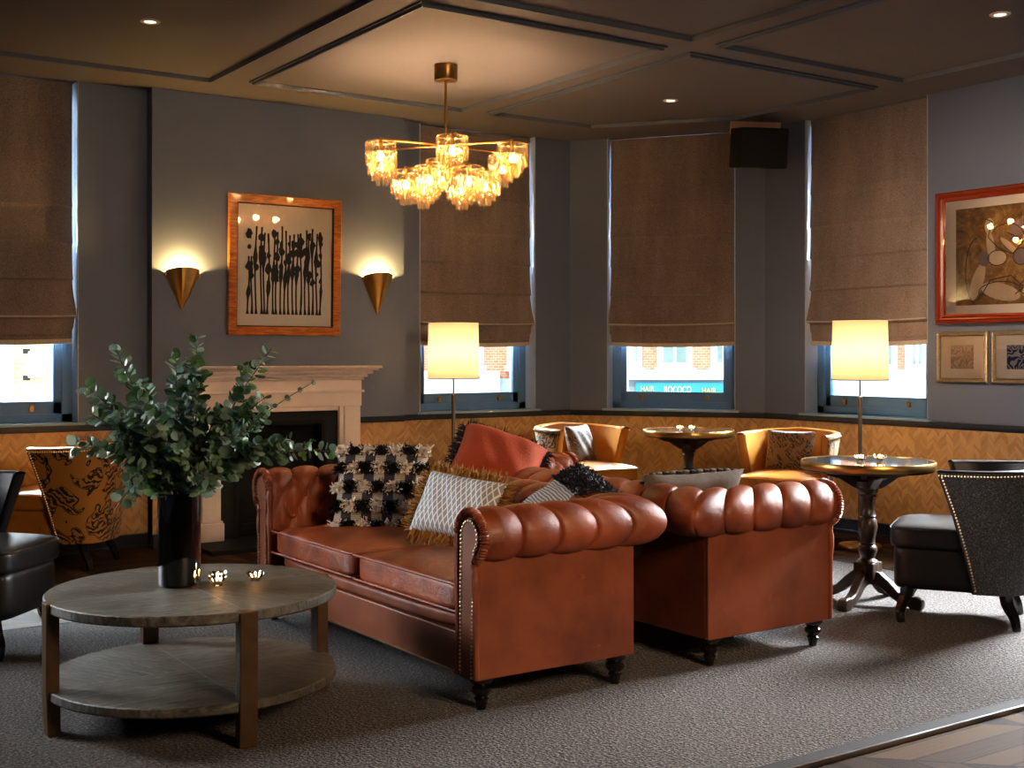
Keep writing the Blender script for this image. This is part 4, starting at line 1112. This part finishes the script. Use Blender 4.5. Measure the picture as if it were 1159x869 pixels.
# ------------------------------------------------------------------ tealights
def tealight(loc, lb, lit=2.2, grp=None, petals=8):
    t = thing('tealight_holder', lb, 'candle holder', loc, random.random(), grp)
    b = MB()
    n = petals
    def f(u, v, o=0.):
        a = 2*PI*u; r = .017+.016*v**1.2; pet = abs(math.cos(a*n/2))
        return ((r-o)*math.cos(a), (r-o)*math.sin(a), .003+v*(.022+.010*pet))
    b.grid(lambda u, v: f(u, v), n*6, 6); b.grid(lambda u, v: f(u, v, .0025), n*6, 6, flip=True)
    b.lathe([(0, 0), (.016, 0), (.018, .004), (0, .0045)], 16)
    b.build('glass_cup', 'cutglass', t)
    MB().lathe([(0, .005), (.0155, .005), (.0155, .020), (.0145, .020), (.0145, .016)], 18).build('tin', 'tin', t)
    MB().lathe([(0, .0165), (.0145, .0165)], 16, cap=False).build('wax', 'wax', t)
    MB().lathe([(0, .018), (.0035, .021), (.0042, .025), (.002, .032), (0, .036)], 10, cap=False).build('flame', 'flame', t)
    light('flame_light', 'POINT', (0, 0, .034), lit*.12, (1, .5, .18), .006, parent=t)
    return t
def onplane(px, py, z):
    Y = 1400*(1.3-z)/(py-402); x = (px-579.5)/1400*Y; return (x*CT+Y*ST, -x*ST+Y*CT, z)
tealight((1.658, 4.340, .4605), 'lit tealight in clear glass on the coffee table, nearest of the close pair')
tealight((1.690, 4.420, .4605), 'lit tealight in clear glass on the coffee table, rear one of the close pair')
tealight((1.805, 4.345, .4605), 'lit tealight in clear glass standing alone on the coffee table, to the right')
tealight((5.120, 4.290, .7505), 'lit petal glass tealight left of its twin on the right-hand round table')
tealight((5.205, 4.235, .7505), 'lit petal glass tealight right of its twin on the right-hand round table')
tealight((6.275, 6.965, .7385), 'petal glass tealight left of its twin on the far round table')
tealight((6.345, 6.915, .7385), 'petal glass tealight right of its twin on the far round table')

# ------------------------------------------------------------------ barrel armchairs
def barrel(lb, loc, rz, outer, inner, stud=True, leg='blackwood'):
    t = thing('barrel_armchair', lb, 'armchair', loc, rz, None)
    ZB, ZT = .165, .765
    def plan(th, z, o=0.):
        f = (z-ZB)/(ZT-ZB)
        hx = .255+.092*f**.9-o; hy = .245+.085*f-o
        k = 2.7; c, s_ = math.sin(th), math.cos(th)
        m = (abs(c)**k+abs(s_)**k)**(1/k)
        return (hx*c/m, .0+hy*s_/m)
    def thmax(z):
        f = (z-ZB)/(ZT-ZB); return math.radians(92+26*f**1.1)
    def ztop(th): return ZT-.02*abs(math.sin(th))-.01*abs(th)**2*.2
    def sh(o):
        def f(u, v):
            fz = v; z = ZB+(ZT-ZB)*fz; th = (u*2-1)*thmax(z); zz = ZB+(ztop(th)-ZB)*fz
            x, y = plan(th, z, o); return (x, y, zz)
        return f
    b = MB(); b.grid(sh(0), 60, 20); b.build('back_shell', outer, t)
    TH_ = .055
    def lin(u, v):
        z = .30+(ZT-.30)*v; th = (u*2-1)*thmax(z); zz = .30+(ztop(th)-.30)*v
        pf = .006*math.cos(th*6)
        x, y = plan(th, z, TH_+pf); return (x, y, zz)
    b = MB(); b.grid(lin, 60, 16); b.build('back_lining', inner, t)
    # rolled edge joining shell and lining
    def rim(u, v):
        th = (u*2-1)*thmax(ZT); a = PI*v; z = ztop(th)
        x0, y0 = plan(th, ZT, 0); x1, y1 = plan(th, ZT, TH_)
        k = (1-math.cos(a))/2; return (x0+(x1-x0)*k, y0+(y1-y0)*k, z+.012*math.sin(a))
    b = MB(); b.grid(rim, 60, 6)
    for sg in (-1, 1):
        def side(u, v, sg=sg):
            z = ZB+(ZT-ZB)*u; th = sg*thmax(z); a = PI*v; x0, y0 = plan(th, z, 0); x1, y1 = plan(th, z, TH_); k = (1-math.cos(a))/2
            zz = ZB+(ztop(th)-ZB)*u
            tx, ty = plan(sg*(abs(th)+.06), z, TH_/2); mx, my = plan(th, z, TH_/2); d = Vector((tx-mx, ty-my)).normalized()*.012*math.sin(a)
            return (x0+(x1-x0)*k+d.x, y0+(y1-y0)*k+d.y, zz)
        b.grid(side, 24, 6)
    b.build('edge_roll', inner, t)
    if stud:
        b = MB()
        n = 96
        for k in range(n+1):
            th = (k/n*2-1)*thmax(ZT)*.985; x, y = plan(th, ZT, -.003); b.ball((x, y, ztop(th)-.014), .0052, 6)
        for sg in (-1, 1):
            for k in range(38):
                z = ZB+.02+(ZT-ZB-.03)*k/38; th = sg*(thmax(z)-.045); x, y = plan(th, z, -.003); b.ball((x, y, ZB+(ztop(th)-ZB)*(z-ZB)/(ZT-ZB)), .0052, 6)
        b.build('nail_trim', 'stud', t)
    b = MB(); b.rbox(.236, .262, .11, 9, 0, 12, T((0, -.118, .27)))
    b.build('seat_base', inner, t)
    b = MB(); b.rbox(.262, .30, .055, 8, .028, 18, T((0, -.095, .415))); sc = b.build('seat_cushion', inner, t)
    b = MB(); pts = []
    for k in range(48):
        a = 2*PI*k/48; c, s_ = math.cos(a), math.sin(a); m = (abs(c)**8+abs(s_)**8)**(1/8); pts.append((.261*c/m, -.095+.299*s_/m, .452))
    b.tube(pts, .005, 6, closed=True); b.build('piping', inner, sc)
    for x in (-.20, .20):
        for (y, dy, bow) in ((-.31, -.028, -.02), (.13, .05, .012)):
            b = MB()
            pts = [(x, y, .18), (x, y+bow*.6, .12), (x+.008*(1 if x > 0 else -1), y+dy*.5+bow, .06), (x+.014*(1 if x > 0 else -1), y+dy, 0)]
            P = smooth_pts(pts, 5); b.tube(P, [.034-.015*k/(len(P)-1) for k in range(len(P))], 4)
            b.build('leg', leg, t, smooth=False, bevel=.003)
    return t
def cd(x, y): return c2w(x, y)
C = 0.012
chR = barrel('black leather armchair with grey flecked tweed back and brass studs at the right edge', (5.275, 3.70, C), face(-.53, .85), 'tweed', 'black')
ch1 = barrel('golden leather armchair with printed back beneath the middle bay window, left of the far table', (*c2w(.54, 9.45), 0), face(*cd(.55, -.84)), 'tiger', 'gold')
ch2 = barrel('golden leather armchair with printed back between the far table and the right-hand floor lamp', (6.545, 6.13, 0), face(*cd(-.50, -.87)), 'tiger', 'gold')
ch3 = barrel('golden leather armchair turned to the wall showing its printed back, under the leftmost window', (*c2w(-2.71, 7.68), 0), face(*cd(-1, .06)), 'tiger', 'gold')
chL = barrel('black leather armchair cut off by the left edge, beside the coffee table', (*c2w(-2.47, 5.46), C), face(*cd(.95, -.12)), 'black', 'black')
for (base, cx, cy, nx, ny, lb) in ((ch1, *c2w(.53, 9.50), .42, -.9, 'dark printed velvet cushion in the golden armchair beneath the middle bay window'), (ch2, 6.60, 6.17, -.93, -.36, 'dark printed velvet cushion in the golden armchair beside the right-hand floor lamp')):
    c = thing('scatter_cushion', lb, 'cushion')
    pillow_mb(MB(), .36, .34, .11).build('cover', 'tigerpale', c)
    orient(c, (cx, cy, .60), Vector((nx, ny, .28)))

# ------------------------------------------------------------------ wall speaker
sp = thing('wall_speaker', 'black box loudspeaker mounted high in the bay corner near the ceiling', 'speaker', (6.80, 6.67, 2.865), (math.radians(8), 0, face(-.42, -.9)+.0))
MB().box(-.185, .185, -.13, .12, -.15, .145).build('cabinet', 'speaker', sp, smooth=False, bevel=.008)
MB().box(-.178, .178, -.136, -.128, -.142, .137).build('grille', 'speaker', sp, smooth=False, bevel=.004)
b = MB(); b.box(-.185, .20, .115, .13, .10, .200); b.box(.185, .212, .115, .13, -.10, .200); b.build('bare_edge', 'ply', sp, smooth=False)
b = MB(); b.tube([(0, .10, 0), (.08, .26, .03)], .018, 10); b.box(.03, .13, .24, .26, -.05, .10); b.build('wall_bracket', 'speaker', sp)

# ------------------------------------------------------------------ the street outside
def ext(name, lb, x0, x1, Y, rz=0):
    u, v = c2w((x0+x1)/2, Y); return thing(name, lb, 'building', (u, v, -4.0), -TH+rz)
PXM = 1/1400
def facade(root, w, mat, wins, zlo=0, zhi=12., lo=-2, ledge=None, wz=None):
    b = MB(); b.box(-w/2, w/2, 0, 3, zlo, zhi)
    b.build('brick_wall', mat, root, smooth=False, uvdir=((1, 0, 0), (0, 0, 1)))
    for (a, c, z0, z1) in wins:
        b = MB(); b.box(a, c, -.10, 0, z0, z1); b.box(a-.05, c+.05, -.2, 0, z0-.10, z0)
        f = b.build('window_surround', 'white', root, smooth=False)
        b = MB(); m = (a+c)/2
        b.box(a+.12, m-.03, -.115, -.10, z0+.10, z1-.1); b.box(m+.03, c-.12, -.115, -.10, z0+.10, z1-.1); b.build('pane', 'extglass', f, smooth=False)
Y = 24.
def X(px): return (px-579.5)/1400*Y
def Zq(py): return 1.3-(py-402)/1400*Y+4
# shop building seen through the middle bay window
x0, x1 = X(640), X(872)
sb_ = ext('street_building', 'red brick building with a teal shop sign, across the street outside the middle window', x0, x1, Y)
xc = (x0+x1)/2
wins = [(X(a)-xc, X(c)-xc, Zq(416), Zq(416)+1.9) for a, c in ((662, 686), (711, 726), (743, 783), (804, 832))]
wins += [(a, c, z0+3.2, z1+3.2) for a, c, z0, z1 in wins]
facade(sb_, x1-x0, 'brickred', wins)
b = MB(); b.box(x0-xc, x1-xc, -.35, 0, Zq(429), Zq(421.5)); b.box(x0-xc, x1-xc, -.42, 0, Zq(423), Zq(421)); b.box(x0-xc, x1-xc, -.15, 0, Zq(421), Zq(418.5)); b.build('cornice', 'white', sb_, smooth=False)
b = MB(); b.box(x0-xc, x1-xc, -.16, 0, 0, Zq(429)); b.build('shopfront', 'greystone', sb_, smooth=False)
sg_ = MB().box(X(718)-xc, X(816)-xc, -.24, -.15, Zq(449), Zq(432.5)).build('sign_board', 'teal', sb_, smooth=False)
def text(body, px, pz, size, mat, parent, y):
    cu = bpy.data.curves.new('lettering', 'FONT'); cu.body = body; cu.size = size; cu.extrude = .01; cu.align_x = 'CENTER'
    o = bpy.data.objects.new('lettering', cu); COL.objects.link(o)
    me = bpy.data.meshes.new_from_object(o); bpy.data.objects.remove(o)
    me.materials.append(MAT[mat]); o = bpy.data.objects.new('lettering', me); COL.objects.link(o)
    o.parent = parent; o.location = (px, y, pz); o.rotation_euler = (PI/2, 0, 0); return o
def fit(o, wpx, hpx):
    d = o.data; xs = [v.co.x for v in d.vertices]; ys = [v.co.y for v in d.vertices]
    kx = wpx*Y/1400/(max(xs)-min(xs)); ky = hpx*Y/1400/(max(ys)-min(ys))
    for v in d.vertices: v.co.x *= kx; v.co.y *= ky
fit(text('HAIR', X(731)-xc, Zq(442.5), .24, 'signgold', sg_, -.26), 15, 6)
fit(text('ROCOCO', X(765)-xc, Zq(444), .27, 'signwhite', sg_, -.26), 30, 7.5)
fit(text('HAIR', X(800)-xc, Zq(444.5), .24, 'signgold', sg_, -.26), 16, 6)
# neighbours
x0, x1 = X(430), X(640); xc = (x0+x1)/2
nb = ext('street_building', 'red brick building with white painted ground floor outside the window right of the fireplace', x0, x1, Y)
facade(nb, x1-x0, 'brickred', [(X(a)-xc, X(c)-xc, Zq(414), Zq(414)+1.9) for a, c in ((489, 503), (534, 548), (574, 590), (610, 624))])
b = MB(); b.box(x0-xc, X(566)-xc, -.3, 0, 0, Zq(425)); b.box(x0-xc, X(566)-xc, -.42, 0, Zq(425), Zq(420)); b.build('ground_floor', 'white', nb, smooth=False)
b = MB(); b.box(X(566)-xc-.1, X(580)-xc, -.2, 0, 0, Zq(428)); b.build('doorway', 'greystone', nb, smooth=False)
x0, x1 = X(872), X(1130); xc = (x0+x1)/2
nb = ext('street_building', 'white and red brick building outside the right-hand window', x0, x1, Y)
facade(nb, x1-x0, 'brickred', [(X(a)-xc, X(c)-xc, Zq(418), Zq(418)+1.9) for a, c in ((930, 950), (985, 1014), (1024, 1048), (1070, 1090))])
b = MB(); b.box(x0-xc, x1-xc, -.3, 0, 0, Zq(422)); b.box(x0-xc, x1-xc, -.4, 0, Zq(424), Zq(421)); b.build('ground_floor', 'white', nb, smooth=False)
Y = 15.
x0, x1 = X(-160), X(200); xc = (x0+x1)/2
nb = ext('street_building', 'buff brick building with a white notice board outside the leftmost window', x0, x1, Y)
b = MB(); b.box(x0-xc, x1-xc, 0, 3, 0, 10); b.build('brick_wall', 'brickbuff', nb, smooth=False, uvdir=((1, 0, 0), (0, 0, 1)))
b = MB(); b.box(x0-xc, X(15)-xc, -.25, 0, 0, 10); b.box(x0-xc, x1-xc, -.2, 0, 0, Zq(446)); b.build('white_pier', 'white', nb, smooth=False)
b = MB(); b.box(X(31)-xc, X(75)-xc, -.08, 0, Zq(427.5), Zq(397.5)); nbrd = b.build('notice_board', 'white', nb, smooth=False)
b = MB()
for z_ in (Zq(427.5), Zq(397.5)): b.box(X(31)-xc-.015, X(31)-xc+.04, -.10, -.02, z_-.03, z_+.03)
b.build('corner_bracket', 'ink', nbrd, smooth=False)
gd = MB().box(-40, 60, 8.9, 70, -4.2, -4.0).build('street', 'asphalt', smooth=False); struct(gd)

# ------------------------------------------------------------------ light
w = bpy.data.worlds.new('sky'); SC.world = w; w.use_nodes = True
bg = w.node_tree.nodes['Background']; bg.inputs[0].default_value = (.80, .90, 1., 1); bg.inputs[1].default_value = 2.3
DAY = (.80, .90, 1.)
# bright sky just above and outside each window, shining down through the strip below the blind
def winlight(mtx, a, c, e, e2):
    x = (a+c)/2
    p = mtx @ Vector((x, .85, 2.42)); q = mtx @ Vector((x, -1., 1.75))
    light('window_daylight', 'AREA', p, e, DAY, 1.5, aim(p, q), sy=1.7)
    p = mtx @ Vector((x, 1.25, 2.3)); q = mtx @ Vector((x, -.7, .55))
    light('window_skylight', 'AREA', p, e2, DAY, 1.3, aim(p, q), sy=.9)
winlight(M_BACK, *W1, 380, 600); winlight(M_BACK, *W2, 380, 550); winlight(M_BAY, B0, B1, 400, 700); winlight(M_RIGHT, R0, R1, 450, 900)
light('street_sun', 'SUN', (0, 0, 10), 1.7, (1, .95, .88), .02, aim((0, 0, 0), (ST*.8+.3, CT*.8, -.75)))
# unseen windows and lamps of the rest of the room, behind the viewer
o = light('room_daylight', 'AREA', (RU-.05, 3.75, 1.7), 150, (.92, .96, 1), 1.0, aim((RU, 3.75, 1.7), (5.0, 3.75, 0)), sy=.9); o.data.spread = math.radians(85)
o = light('room_daylight', 'AREA', (-.6, 6.9, 1.7), 20, (.92, .96, 1), 1.2, aim((-.6, 6.9, 1.7), (1.6, 4.6, .85)), sy=1.0); o.data.spread = math.radians(70)
o = light('room_lamps', 'AREA', (2.6, -.9, 2.5), 20, (1, .72, .48), 1.4, aim((2.6, -.9, 2.5), (3.1, 4.2, .6)), sy=1.0); o.data.spread = math.radians(75)

o = light('room_lamps', 'AREA', (3.9, 2.4, 2.7), 6.5, (1, .72, .50), .6, aim((3.9, 2.4, 2.7), (RU, 4.75, 1.85)), sy=.6); o.data.spread = math.radians(42)

# ------------------------------------------------------------------ camera
cam = bpy.data.cameras.new('camera'); co = bpy.data.objects.new('camera', cam); COL.objects.link(co)
co.location = (0, 0, 1.3); co.rotation_euler = (PI/2, 0, -TH)
cam.sensor_width = 36; cam.lens = 1400/1159*36; cam.shift_y = -32.5/1159; cam.clip_end = 200
SC.camera = co
SC.view_settings.view_transform = 'Standard'
try: SC.view_settings.look = 'Medium High Contrast'
except Exception as e: print('LOOKERR', e)
SC.view_settings.exposure = 0.55
SC.cycles.use_denoising = True
SC.cycles.max_bounces = 8; SC.cycles.transparent_max_bounces = 24
SC.cycles.sample_clamp_indirect = 6
SC.cycles.caustics_reflective = False; SC.cycles.caustics_refractive = False
bpy.context.view_layer.update()
